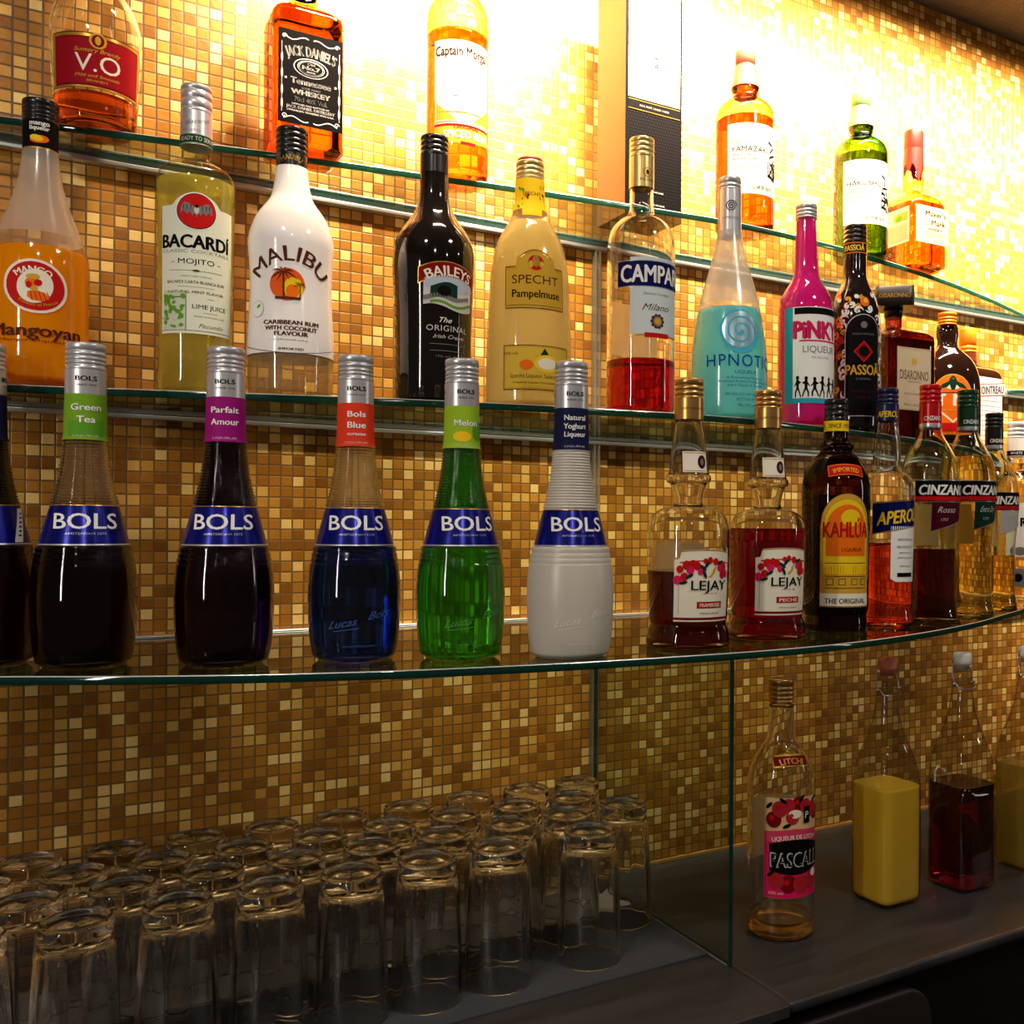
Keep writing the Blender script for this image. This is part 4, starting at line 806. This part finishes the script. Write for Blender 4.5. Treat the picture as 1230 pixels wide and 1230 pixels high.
# amaretto: square decanter
b = Bottle('amaretto_bottle', 'square brown amaretto decanter with a black block stopper and beige label', 'bottle', 1.099, -.181, SH_MID+.0003, yaw=math.radians(-3),
           prof=[(.044, 0, 9), (.0462, .003, 9), (.0465, .02, 9), (.0465, .145, 9), (.0455, .154, 8), (.041, .160, 6), (.030, .164, 4), (.018, .167, 2.5), (.0135, .171, 2), (.0125, .178, 2), (.0125, .192, 2)], glass=thin('amaretto_glass', (.5, .22, .11)), seg=72)
b.fill(.148, liquid('amaretto', (.17, .03, .010, 1)))
mb = MB(); mb.lathe([(.013, .186, 2), (.014, .196, 2), (.0145, .200, 2)], M_BLACK, 48)
mb.lathe([(.0275, .200, 14), (.0285, .201, 14), (.0285, .229, 14), (.0275, .230, 14)], plain('stopper_black', (.02, .016, .013, 1), .35), 64, rot=0)
o = mb.build('stopper', b.root); o.rotation_euler = (0, 0, math.radians(-38))
p = b.part('stopper_print', flat=.0287, turn=-38); p.text('DISARONNO', 0, .215, .0062, GOLD, width=.046, bold=.02); o = p.done()
p = b.part('stopper_print', flat=.0287, turn=52); p.text('DISARONNO', 0, .215, .0062, GOLD, width=.046, bold=.02); p.done()
TAN = ink('tan_paper', (206, 190, 158)); p = b.part('front_label', flat=.0466); p.patch(-.035, .031, .134, .042, TAN); p.patch(-.034, .030, .133, .1324, GOLD, 1); p.patch(-.034, .030, .044, .0434, GOLD, 1)
for q in (-.0035, 0, .0035): p.ell(q-.002, .114, .0015, .0055, OCHRE, 1)
p.text('DISARONNO', -.002, .094, .0135, BROWN, 1, width=.056, bold=-.0); p.text('ORIGINALE', -.002, .084, .0025, GREY, 1, width=.026); p.text('VELVET AMARETTO', -.002, .066, .003, GREY, 1, width=.04); p.text('700ml 28% vol.', -.002, .05, .0035, GREY, 1, width=.04); p.done()

# oval herbal bottle with an orange arched label
b = Bottle('liqueur_bottle', 'flat-sided dark bottle with an orange arched label and amber screw cap', 'bottle', 1.2610, -.142, SH_MID+.0003, 1.3619, 1.3040, 1137, 14,
           prof=[(39, 531), (41, 527), (41.5, 515), (41.5, 470), (40, 455), (36, 442), (29, 431), (20, 423), (13.5, 417), (12.5, 411), (13.8, 403), (13.2, 394), (11, 389)], glass=plain('near_black_oval_glass', (.016, .006, .004, 1), .05, 0, .7, .7), ratio=.62)
b.cap(375, 390, 11.3, M_ORANGECAP, (.35, .6, .85))
p = b.part('front_label'); p.patch(-28, 30, arch(31, 482, 36) if False else (lambda u: 484-37*math.sqrt(max(0, 1-((u-1)/29.2)**2))), 523, BLACK); p.patch(-26, 28, lambda u: 484-35*math.sqrt(max(0, 1-((u-1)/27.2)**2)), 522, OCHRE, 1); p.patch(-25, 27, lambda u: 484-34*math.sqrt(max(0, 1-((u-1)/26.2)**2)), 521, ORANGE, 2)
p.poly([(-18, 0), (-12, 6), (-5, 9), (-3, 14), (0, 16), (3, 14), (5, 9), (12, 6), (18, 0), (8, 2), (3, -1), (-3, -1), (-8, 2)], DGREEN, 3, 1, 467); p.poly([(-8, 2), (-4, 6), (-2, 0)], CREAM, 4, 1, 468); p.poly([(8, 2), (4, 6), (2, 0)], CREAM, 4, 1, 468); p.text('- - -', 1, 454, 4, OCHRE, 3, width=16)
p.patch(-25, 27, 471, 472, DGREEN, 3); p.text('T', -12, 480, 14, WHITE, 3, width=10, bold=.05); p.text('M', 8, 480, 14, WHITE, 3, width=14, bold=.05); p.patch(-25, 27, 492, 493, OCHRE, 3); p.poly([(-14, 4), (0, -8), (14, 4), (13, 6), (0, -5), (-13, 6)], CREAM, 3, 1, 500); p.patch(-20, 22, 508, 518, RED, 3); p.done()

# orange liqueur: square brown bottle
b = Bottle('liqueur_bottle', 'square brown orange liqueur bottle with a tall orange cap, last on the middle shelf', 'bottle', 1.383, -.080, SH_MID+.0003, yaw=math.radians(3),
           prof=[(.043, 0, 7), (.045, .003, 7), (.0455, .02, 7), (.0455, .128, 7), (.0445, .137, 6), (.040, .144, 5), (.030, .150, 3.5), (.019, .156, 2.4), (.0145, .160, 2), (.0138, .178, 2)], glass=plain('brown_square_glass', (.035, .010, .004, 1), .05, 0, .7, .7), seg=64)
b.cap(.2185, .1765, .0146, M_ORANGECAP, (.72, .9)); p = b.part('neck_ribbon', lambda z: b.R(z)+.0002); p.wrap(.176, .161, BROWN); p.patch(.002, .012, .176, .158, RED, 1); p.done()
p = b.part('front_label', flat=.0457); p.patch(-.036, .034, lambda u: .128-.0*u, .012, WHITE); p.patch(-.0355, .0415, lambda u: .118+.10*u-.0, lambda u: .096+.10*u, RED, 1); p.patch(-.035, .041, lambda u: .1165+.10*u, lambda u: .0975+.10*u, ink('label_grey', (206, 206, 208)), 2)
p.text('COINTREAU', .003, .107, .013, NAVY, 3, width=.07, slope=.10, bold=.02)
for i in range(9): p.patch(-.03, .028, .088-i*.0085, .0872-i*.0085, GREY, 1)
p.done()

# ------------------------------------------------------------------ topmost shelf
b = Bottle('brandy_bottle', 'round clear brandy bottle with dark red label, leftmost on the topmost shelf', 'bottle', .0480, -.062, SH_TOP+.0003, .8814, .7687, 115, 2,
           prof=[(46, 161), (48.5, 157), (50, 146), (51.5, 125), (53.5, 104), (55.5, 80), (56.5, 60), (56, 42), (53, 26), (46, 10), (36, -3), (25, -12), (17, -20), (14.5, -32), (14, -80)], glass=SOLID, solid=True)
b.fill(106, liquid('brandy', (.80, .17, .02, 1)))
b.cap(-100, -78, 15, M_BLACK, (.3, .6)); p = b.part('front_label', lambda z: b.R(z)+.0002)
p.patch(-55, 55, lambda u: 37, 104, DRED); p.patch(-54, -50, 40, 103, GOLD, 1); p.patch(50, 54, 40, 103, GOLD, 1); p.patch(-54, 54, 38.5, 42, GOLD, 1); p.patch(-54, 54, 101.5, 103.5, GOLD, 1); p.patch(-48, 48, 44, 99, ink('vo_red', (150, 16, 30)), 1)
p.ell(0, 46, 9, 9, OCHRE, 2); p.ell(0, 46, 6.5, 7, DRED, 3); p.ell(0, 46, 3, 5, OCHRE, 4); p.text('V.O', 0, 73, 20, CREAM, 2, width=48); p.text('Suntory Brandy', 0, 58, 4.5, OCHRE, 2, width=48, shear=.3); p.text('Mild and Smooth', 0, 89, 3.5, OCHRE, 2, width=46, shear=.3); p.text('BRANDY', 0, 95, 2.5, OCHRE, 2, width=22); p.done()
p = b.part('back_label', turn=104); p.patch(-10, 10, 66, 106, CREAM); p.done()

b = Bottle('whisky_bottle', 'square amber whisky bottle with black and white label, tallest label on the top shelf', 'bottle', .2507, -.1025, SH_TOP+.0003, yaw=0,
           prof=[(.0355, 0, 8), (.0377, .003, 8), (.0378, .02, 8), (.0376, .05, 8), (.0377, .146, 8), (.0368, .153, 7), (.032, .159, 5), (.024, .164, 3), (.0185, .169, 2.2), (.016, .176, 2), (.015, .19, 2), (.0145, .225, 2)], glass=AMBER2, seg=72)
b.fill(.158, liquid('whisky_amber', (.68, .17, .02, 1)))
b.cap(.246, .222, .0158, M_BLACK, (.3, .6)); mb = MB(); mb.lathe([(.0162, .186), (.0165, .19), (.0165, .222)], M_BLACK, 40, cap0=False); mb.build('neck_sleeve', b.root)
p = b.part('front_label', flat=.0379); u0 = .0345; p.patch(-u0, u0, .1265, .0245, BLACK)
for a, c in ((1, .0005), ): 
    p.patch(-u0+.0035, -u0+.0042, .112, .036, LGREY, 1); p.patch(u0-.0042, u0-.0035, .112, .036, LGREY, 1)
for sg in (-1, 1):
    for yy, up in ((.119, 1), (.031, -1)):
        q = [(sg*x, up*(.0022*math.sin(x*240))) for x in [i*.0026 for i in range(1, 12)]]
        p.poly(q+[(x, y2-.0011) for x, y2 in q[::-1]], WHITE, 1, 0, yy)
        spiral(p, sg*.028, yy-up*.0008, .0028, .0008, 1.2, WHITE, 1)
    for yy in (.095, .078, .060, .045): p.ell(sg*.0305, yy, .0011, .006, WHITE, 1)
    p.ell(sg*.0265, .0735, .0012, .0012, WHITE, 1)
p.text('JACK DANIEL\'S', 0, .1065, .0105, WHITE, 1, width=.055, bold=.035, arc=.08)
p.ell(0, .0885, .0185, .0105, WHITE, 1); p.ell(0, .0885, .0175, .0097, BLACK, 2); p.ell(0, .0885, .0145, .0082, WHITE, 3); p.ell(0, .0885, .0138, .0076, BLACK, 4); p.ell(0, .0885, .0128, .0068, WHITE, 5); p.ell(0, .0885, .0123, .0064, BLACK, 6)
p.text('Old', 0, .0925, .0026, WHITE, 7, width=.008, bold=.03); p.text('No.7', 0, .0882, .0042, WHITE, 7, width=.019, bold=.06); p.text('BRAND', 0, .0838, .0015, WHITE, 7, width=.009)
p.text('Tennessee', 0, .0725, .0066, WHITE, 1, width=.043, bold=.03); p.text('SOUR MASH', 0, .0655, .002, WHITE, 1, width=.02, bold=.02); p.text('WHISKEY', 0, .0605, .0052, WHITE, 1, width=.042, bold=.05); p.text('70cl 40% Vol.', 0, .0525, .0052, WHITE, 1, width=.035, bold=.01)
p.text('DISTILLED AND BOTTLED BY', 0, .0468, .0016, WHITE, 1, width=.04); p.text('JACK DANIEL DISTILLERY', 0, .0434, .003, WHITE, 1, width=.052, bold=.04); p.text('LYNCHBURG, TENNESSEE 37352 U.S.A.', 0, .0395, .0018, WHITE, 1, width=.05); p.done()
p = b.part('side_emboss', flat=.0379, turn=-90); EM = ink('emboss_amber', (230, 200, 130), .2)
for i, c in enumerate('WHISKEY'): p.text(c, 0, .118-i*.0135, .009, EM, 0, bold=.02)
p.done()

b = Bottle('rum_bottle', 'round bottle of golden spiced rum with a cream label, cut off by the frame top', 'bottle', .4276, -.1196, SH_TOP+.0003, 1.0083, .9897, 549, 12,
           prof=[(34, 222), (36.5, 218), (37.5, 208), (37.5, 190), (37, 160), (37, 60), (37.6, 45), (37.6, 34), (36.4, 32), (37, 26), (35.5, 18), (31, 8), (24, -2), (18.5, -12), (16, -22), (15.5, -60)], glass=AMBER2)
b.fill(30, liquid('spiced_rum', (1., .55, .10, 1)))
b.cap(-75, -58, 15.5, M_GOLD, (.3, .6))
p = b.part('front_label'); CL = ink('rum_label', (206, 198, 184)); p.patch(-37, 37, 47, 150, CL); p.patch(-37, 37, 133, 134.5, GOLD, 1)
p.patch(-36.5, -8, lambda u: 120+(u+36.5)*.85 if u > -34 else 118, 146, OCHRE, 1); p.patch(8, 36.5, lambda u: 146-(u-8)*.85, 146, OCHRE, 1); p.patch(-36.5, 36.5, 144, 145, CREAM, 2); p.patch(-35, -34, 116, 144, CREAM, 2)
p.text('Captain Morgan', 0, 60, 11, ink('dark_brown', (44, 24, 14)), 2, width=70, bold=.02)
p.ell(0, 100, 27, 30, ink('sea_haze', (214, 220, 228)), 1); p.patch(-26, 26, 112, 113, SKY, 2); p.patch(-22, 20, 118, 119, SKY, 2)
p.poly([(-16, 0), (-10, -6), (10, -6), (16, 0)], SKY, 3, -2, 108); p.done()
p = b.part('lower_label'); p.patch(-37, 37, 146, lambda u: 172-abs(u)*.15, OCHRE); p.patch(-37, 37, 148, 150.5, RED, 1); p.text('ORIGINAL', 4, 151.5, 4, DRED, 2, width=32, bold=.02); p.text('SPICED RUM', 4, 160, 8.5, CREAM, 2, width=56, bold=.04); p.patch(-4, 14, 169, 173, RED, 3); p.done()

# boxed whisky
t = empty('whisky_box', (.6955, -.1015, SH_TOP+.0004), 'tall black whisky gift box with gold side and white label on the top shelf', 'box')
BG = plain('box_gold_side', rgb(112, 78, 36), .55, .1); CB = plain('box_black', (.004, .0035, .004, 1), .6, 0, .03)
m = MB(); m.box(-.0445, .0445, -.0385, .0385, 0, .33, CB, [CB, CB, CB, CB, BG, BG]); m.build('carton', t, .0008)
class _F: pass
fb = _F(); fb.metric = True; fb.root = t; fb.ratio = 1
fb.R = lambda z: .04
p = Part(fb, 'front_print', None, .0386, 0, None)
DK = ink('box_dot', (34, 31, 33), .5)
for i in range(20):
    for j in range(30): p.poly([(-.0009, 0), (0, .0012), (.0009, 0), (0, -.0012)], DK, 0, -.042+i*.0044+(.0022 if j % 2 else 0), .012+j*.0043)
p.patch(-.0405, .0405, .152, .1395, BLACK, 1); p.patch(-.0405, .0405, .1525, .1518, GOLD, 2); p.patch(-.0405, .0405, .1402, .1395, GOLD, 2); p.text('RICH, FRUIT, GRAND OAKED', 0, .146, .0025, LGREY, 2, width=.046, bold=.03)
p.patch(-.0405, .0405, .318, .155, ink('box_paper', (206, 200, 192)), 1); p.text('12', 0, .208, .0135, BLACK, 2, width=.017); p.text('YEARS OLD', 0, .196, .0022, GREY, 2, width=.018); p.text('MACALLAN', 0, .238, .0085, BROWN, 2, width=.058); p.text('THE', 0, .2495, .0035, BROWN, 2, width=.008)
for i in range(3): p.text('HIGHLAND SINGLE MALT SCOTCH WHISKY', 0, .184-i*.005, .002, GREY, 2, width=.05-.008*i)
p.text('SHERRY OAK CASK', 0, .035, .002, LGREY, 2, width=.03); p.text('MATURED IN OAK', 0, .018, .002, LGREY, 2, width=.034)
p.done()

def jpwhisky(X, Y, s, w, x, F, k, label, glassm, liqm, capm, name, turn):
    pr = [(33.5, 281), (35.3, 276), (35.8, 266), (35.8, 200), (35.6, 150), (35, 141), (32, 133), (26, 126.5), (19, 121), (16.2, 117), (16.3, 114), (16.8, 110), (16.6, 105), (14, 92), (12, 80), (11.2, 74)]
    pr = [(a*k, F(yy)) for a, yy in pr]
    b = Bottle('whisky_bottle', label, 'bottle', X, Y, SH_TOP+.0003, s, w, x, turn, prof=pr, glass=glassm, group='single malt bottles with white labels')
    b.fill(F(134), liqm)
    mb = MB(); z0 = b.zf(F(110), 16*k*b.w); z1 = b.zf(F(101), 16*k*b.w); mb.lathe([(14.6*k*b.w, z0), (14.0*k*b.w, z1)], liqm, 40); mb.build('neck_liquid', b.root)
    b.cap(F(57), F(76), 12.4*k, capm, (.9,)); p = b.part('neck_foil', lambda z: b.R(z)+.0003); p.wrap(F(76), F(100), capm); p.done()
    p = b.part('front_label'); p.patch(-30*k, 42*k, F(147), F(232), ink('washi', (206, 200, 188)))
    p.text('THE', -20*k, F(170), 4*k, BLACK, width=10*k); p.text(name, -2*k, F(178), 6.5*k, BLACK, width=46*k, bold=.0); p.text('SINGLE MALT', -10*k, F(185), 3*k, BLACK, width=28*k); p.text('JAPANESE WHISKY', -7*k, F(190), 3*k, BLACK, width=34*k)
    p.text('SUNTORY WHISKY DISTILLERY', -5*k, F(197), 2*k, BROWN, width=38*k); p.text('PRODUCT OF JAPAN', -8*k, F(201), 2*k, BROWN, width=30*k); p.text('山崎蒸溜所' if name[0] == 'Y' else '白州蒸溜所', 14*k, F(224), 4*k, BLACK, width=28*k)
    for q in range(7):
        cy = 168+q*7.; a = random.uniform(-.9, .9); p.ell((29+random.uniform(-3, 4))*k, F(cy), (5+q % 3*1.5)*k, 1.2*k, BLACK, 2, a+(PI/2 if q % 2 else 0))
    p.text('山崎' if name[0] == 'Y' else '白州', 31*k, F(200), 20*k, BLACK, 2, width=20*k, bold=.02, slope=-.2)
    p.done()
jpwhisky(.8406, -.1482, 1.1710, 1.1656, 894, lambda y: y, 1., 'amber malt whisky bottle with copper cap and white label', AMBER2, liquid('malt_amber', (.62, .20, .03, 1)), M_COPPER, 'YAMAZAKI', 14)
kk = (314-109)/(282-57.)
jpwhisky(1.0741, -.1344, 1.2844, 1.2561, 1033, lambda y: 314+(y-282)*kk, .93, 'green malt whisky bottle with pale green cap and white label', GREENGL, liquid('malt_green', (.36, .42, .02, 1)), M_PGREEN, 'HAKUSHU', 12)

b = Bottle('whisky_bottle', 'squarish bourbon bottle with dripping red wax on its neck and cream label', 'bottle', 1.197, -.1265, SH_TOP+.0003, yaw=math.radians(-2),
           prof=[(.037, 0, 5), (.0405, .004, 5), (.0412, .02, 5), (.0405, .05, 5), (.0412, .088, 5), (.0405, .101, 4.6), (.036, .112, 3.8), (.028, .120, 3), (.020, .126, 2.3), (.0168, .132, 2), (.0166, .15, 2), (.0150, .19, 2), (.0145, .2, 2)], glass=AMBER2, seg=64)
b.fill(.104, liquid('bourbon', (.80, .26, .03, 1)))
mb = MB(); mb.lathe([(.0142, .195), (.0155, .199), (.0158, .225), (.0150, .2285), (.012, .229)], M_WAX, 48); mb.build('cap', b.root)
mb = MB(); seg = 48; ra = []
for r, z in ((.0157, .1985), (.0163, .185)):
    ra.append(mb.ring(r, z, 2, seg))
lo = len(mb.v)
for i in range(seg):
    a = 2*PI*i/seg; z = .172-.018*max(0, math.sin(3*a+.6))-.012*max(0, math.sin(7*a+2)); mb.v.append((.0168*math.cos(a), .0168*math.sin(a), z))
for a, c in ((ra[1], ra[0]), (lo, ra[1])):
    for i in range(seg): mb.face((a+i, a+(i+1) % seg, c+(i+1) % seg, c+i), M_WAX)
mb.build('wax_seal', b.root)
p = b.part('front_label', flat=.0412); PAR = ink('parchment', (206, 188, 150))
p.patch(-.034, .036, .096, .038, PAR); p.text('Maker\'s', .008, .085, .0085, BLACK, 1, width=.044, bold=.02); p.text('Mark', .014, .0715, .0085, BLACK, 1, width=.03, bold=.02); p.ell(-.012, .072, .007, .0062, OCHRE, 1); p.ell(-.012, .072, .0062, .0055, PAR, 2); p.text('SIV', -.012, .072, .0035, OCHRE, 3, width=.007); p.text('WHISKY', .006, .0605, .0045, BLACK, 1, width=.033, bold=.02)
for i in range(3): p.patch(-.016+i*.003, .028-i*.003, .0555-i*.003, .055-i*.003, OCHRE, 1)
p.text('70 cl      45% alc/vol', .006, .0435, .0022, GREY, 1, width=.045); p.done()
p = b.part('side_label', flat=.0412, turn=-90); p.patch(-.034, .034, .094, .038, PAR); p.patch(.0, .03, .086, .074, OCHRE, 1); p.ell(.012, .079, .007, .004, GREEN, 2)
for i in range(9): p.patch(-.028, .03, .068-i*.003, .0672-i*.003, OCHRE, 1)
p.done()

# ------------------------------------------------------------------ bottles standing on the counter
b = Bottle('liqueur_bottle', 'nearly empty clear lychee liqueur bottle with pink fruit label on the counter', 'bottle', .7965, -.2899, CTR+.0003, 1.0497, 1.0406, 937, 24,
           prof=[(38, 1117), (40, 1112), (40.5, 1100), (40.5, 1000), (40.3, 940), (39, 925), (34, 911), (26, 898), (19, 889), (16.5, 878), (15.6, 862), (15, 846)], glass=SOLID, solid=True)
b.fill(1111, liquid('pale_gold_liqueur', (.95, .74, .34, 1)))
b.cap(817, 845, 15.8, M_GOLD, (.3, .5, .7, .88)); p = b.part('shoulder_label'); p.patch(-24, 24, lambda u: 906+u*u*.004, lambda u: 921+u*u*.004, GOLD); p.patch(-22, 22, lambda u: 908+u*u*.004, lambda u: 919.5+u*u*.004, DRED, 1); p.text('LITCHI', 0, 914, 6, GOLD, 2, width=30, bold=.02, arc=60); p.done()
p = b.part('front_label'); p.patch(-37, 40, 958, 1080, GOLD); p.patch(-36, 39, 959, 1079, ink('peach', (222, 180, 130)), 1); p.patch(-36, 39, 1004, 1079, PINK, 2)
p.patch(-36, 39, lambda u: 996+abs(u)*.1, 1012, ink('rose', (206, 60, 96)), 3); p.text('LIQUEUR DE LITCHI', 2, 1006, 5, CREAM, 4, width=58, bold=.02, arc=150)
LY = ink('lychee', (170, 40, 48))
for i, (cu, cy, r) in enumerate([(-25, 985, 9), (-18, 972, 9), (-8, 968, 8), (4, 966, 8), (14, 969, 8), (26, 974, 9), (33, 980, 8), (-3, 982, 8), (-22, 1058, 9), (-8, 1062, 10), (8, 1063, 10), (24, 1060, 9)]):
    p.ell(cu, cy, r, r*1.05, LY if i % 3 else DRED, 4+i % 3); p.ell(cu-2, cy-2, r*.35, r*.35, RED, 7)
p.ell(0, 978, 8, 5, CREAM, 7); p.ell(28, 1052, 5, 5, CREAM, 7); p.patch(11, 20, 970, 990, BLACK, 8); p.text('P', 15.5, 980, 8, CREAM, 9, width=5)
for cu, cy, a in ((-30, 968, .8), (-14, 962, -.6), (8, 960, .9), (-10, 992, .4), (30, 962, .5), (-28, 1050, .7)): p.ell(cu, cy, 5, 2, BLACK, 8, a)
p.patch(-30, 40, lambda u: 1018-9*math.cos(u/40*PI/2), lambda u: 1044+7*math.cos(u/40*PI/2), BLACK, 5); p.text('PASCALL', 4, 1033, 17, LGREY, 6, width=66, bold=.03); p.text('PASCALL', 4.6, 1033, 15, BLACK, 8, width=64, bold=-.012); p.text('15% vol', -22, 1073, 3, CREAM, 6, width=16); p.done()
p = b.part('back_label', turn=172); p.patch(-34, 34, 975, 1052, BACKP); p.done()

def swing(X, Y, z_l, liq, seal, label, dz=0):
    b = Bottle('swing_top_bottle', label, 'bottle', X, Y, CTR+.0003, yaw=0,
               prof=[(.032, 0, 6), (.0350, .004, 6), (.0362, .014, 6), (.0362, .150, 6), (.0358, .166, 5), (.0345, .182, 4.2), (.031, .200, 3.4), (.0262, .216, 2.8), (.0225, .232, 2.2), (.0188, .248, 2), (.0160, .265, 2), (.0145, .2775, 2), (.0140, .2795, 2), (.0137, .2805, 2), (.0150, .283, 2), (.0150, .290, 2), (.0138, .297, 2), (.0133, .305, 2), (.0138, .3105, 2)], glass=thin('swing_glass', (.86, .86, .82)), seg=64, group='square swing-top juice bottles')
    b.fill(z_l, liq)
    mb = MB(); mb.lathe([(.0095, .306), (.0095, .3125), (.0130, .3135), (.0133, .318), (.0131, .326), (.0118, .3295), (.009, .3305)], seal, 40); mb.build('stopper', b.root)
    mb = MB(); 
    for sg in (-1, 1):
        mb.tube([(sg*.0145, -.002, .287), (sg*.0195, -.003, .287)], .0011, M_STEEL)
        mb.tube([(sg*.0190, -.003, .287), (sg*.0205, -.001, .296), (sg*.0185, .002, .306), (sg*.0150, .004, .318), (sg*.0120, .004, .3235)], .0008, M_STEEL)
        mb.lathe([(.0004, .2845), (.0022, .2855), (.0026, .287), (.0022, .2885), (.0004, .2895)], M_STEEL, 16, cx=sg*.0205, cy=-.003)
        mb.tube([(sg*.0160, -.003, .287), (sg*.0165, -.009, .281), (sg*.010, -.0145, .2795), (0, -.0162, .280)], .0008, M_STEEL)
    mb.tube([(-.012, .004, .3235), (0, .0045, .326), (.012, .004, .3235)], .0008, M_STEEL)
    mb.build('wire_clasp', b.root)
    return b
swing(.989, -.281, .158, milky('orange_juice', rgb(255, 216, 66), .3), plain('salmon_rubber', rgb(226, 120, 96), .5), 'square swing-top bottle of cloudy yellow juice with a salmon-pink stopper')
swing(1.1235, -.295, .146, liquid('berry_juice', (.22, .008, .02, 1)), plain('white_rubber', rgb(226, 222, 214), .5), 'square swing-top bottle of dark red juice with a white stopper')
swing(1.274, -.290, .155, milky('lemon_juice', rgb(220, 204, 110), .5, .55), plain('white_rubber', rgb(226, 222, 214), .5), 'swing-top bottle of pale cloudy juice cut off by the right frame edge')

# ------------------------------------------------------------------ light
def area(name, loc, size, power, col, rot=(0, 0, 0), sy=None, disk=False):
    l = bpy.data.lights.new(name, 'AREA'); l.energy = power; l.color = col
    l.shape = 'DISK' if disk else 'RECTANGLE'; l.size = size
    if not disk: l.size_y = sy
    o = bpy.data.objects.new(name, l); COL.objects.link(o); o.location = loc; o.rotation_euler = rot
    return o
area('led_strip', (1.36, -.34, EYE+.935), 2.1, 104, (1, .76, .54), (math.radians(46), 0, 0), .03).data.spread = math.radians(79)
DL = (1, .90, .80)
for i, (x, y) in enumerate(((.86, -.98), (.94, -.98), (.86, -1.06), (.94, -1.06))): area('ceiling_lamp', (x, y, EYE+.94), .055, 1.6, DL, (0, 0, 0), disk=True)
for x, y, pw in ((-.35, -1.0, 6), (-.1, -1.9, 4), (1.9, -1.3, .8), (1.0, -2.2, 1.6)): area('ceiling_lamp', (x, y, EYE+.94), .10, pw, DL, (0, 0, 0), disk=True)
area('tube_lamp', (-1.0, -1.05, EYE+.25), .05, 6.5, DL, (PI/2, 0, -math.radians(63)), .75)
area('tube_lamp', (2.4, -1.35, EYE+.30), .05, 1.8, DL, (PI/2, 0, math.radians(60)), .6)
w = bpy.data.worlds.new('world'); SC.world = w; w.use_nodes = True
w.node_tree.nodes['Background'].inputs[0].default_value = (.30, .22, .16, 1); w.node_tree.nodes['Background'].inputs[1].default_value = .12

# ------------------------------------------------------------------ camera
cam = bpy.data.cameras.new('camera'); co = bpy.data.objects.new('camera', cam); COL.objects.link(co)
cam.sensor_width = 36; cam.lens = FPX/1230*36; cam.shift_x = -(780-615)/1230; cam.shift_y = (634-615)/1230; cam.clip_start = .01
from mathutils import Matrix
co.matrix_world = Matrix.Translation((0, -DCAM, EYE)) @ Matrix.Rotation(-math.radians(31.7), 4, 'Z') @ Matrix.Rotation(PI/2, 4, 'X') @ Matrix.Rotation(ROLL, 4, 'Z')
SC.camera = co
SC.view_settings.view_transform = 'Standard'; SC.view_settings.look = 'None'; SC.view_settings.exposure = 0; SC.view_settings.gamma = 1; SC.view_settings.use_curve_mapping = False
SC.cycles.max_bounces = 24; SC.cycles.transmission_bounces = 20; SC.cycles.transparent_max_bounces = 64; SC.cycles.glossy_bounces = 5; SC.cycles.diffuse_bounces = 4
SC.cycles.use_denoising = True; SC.cycles.sample_clamp_indirect = 6
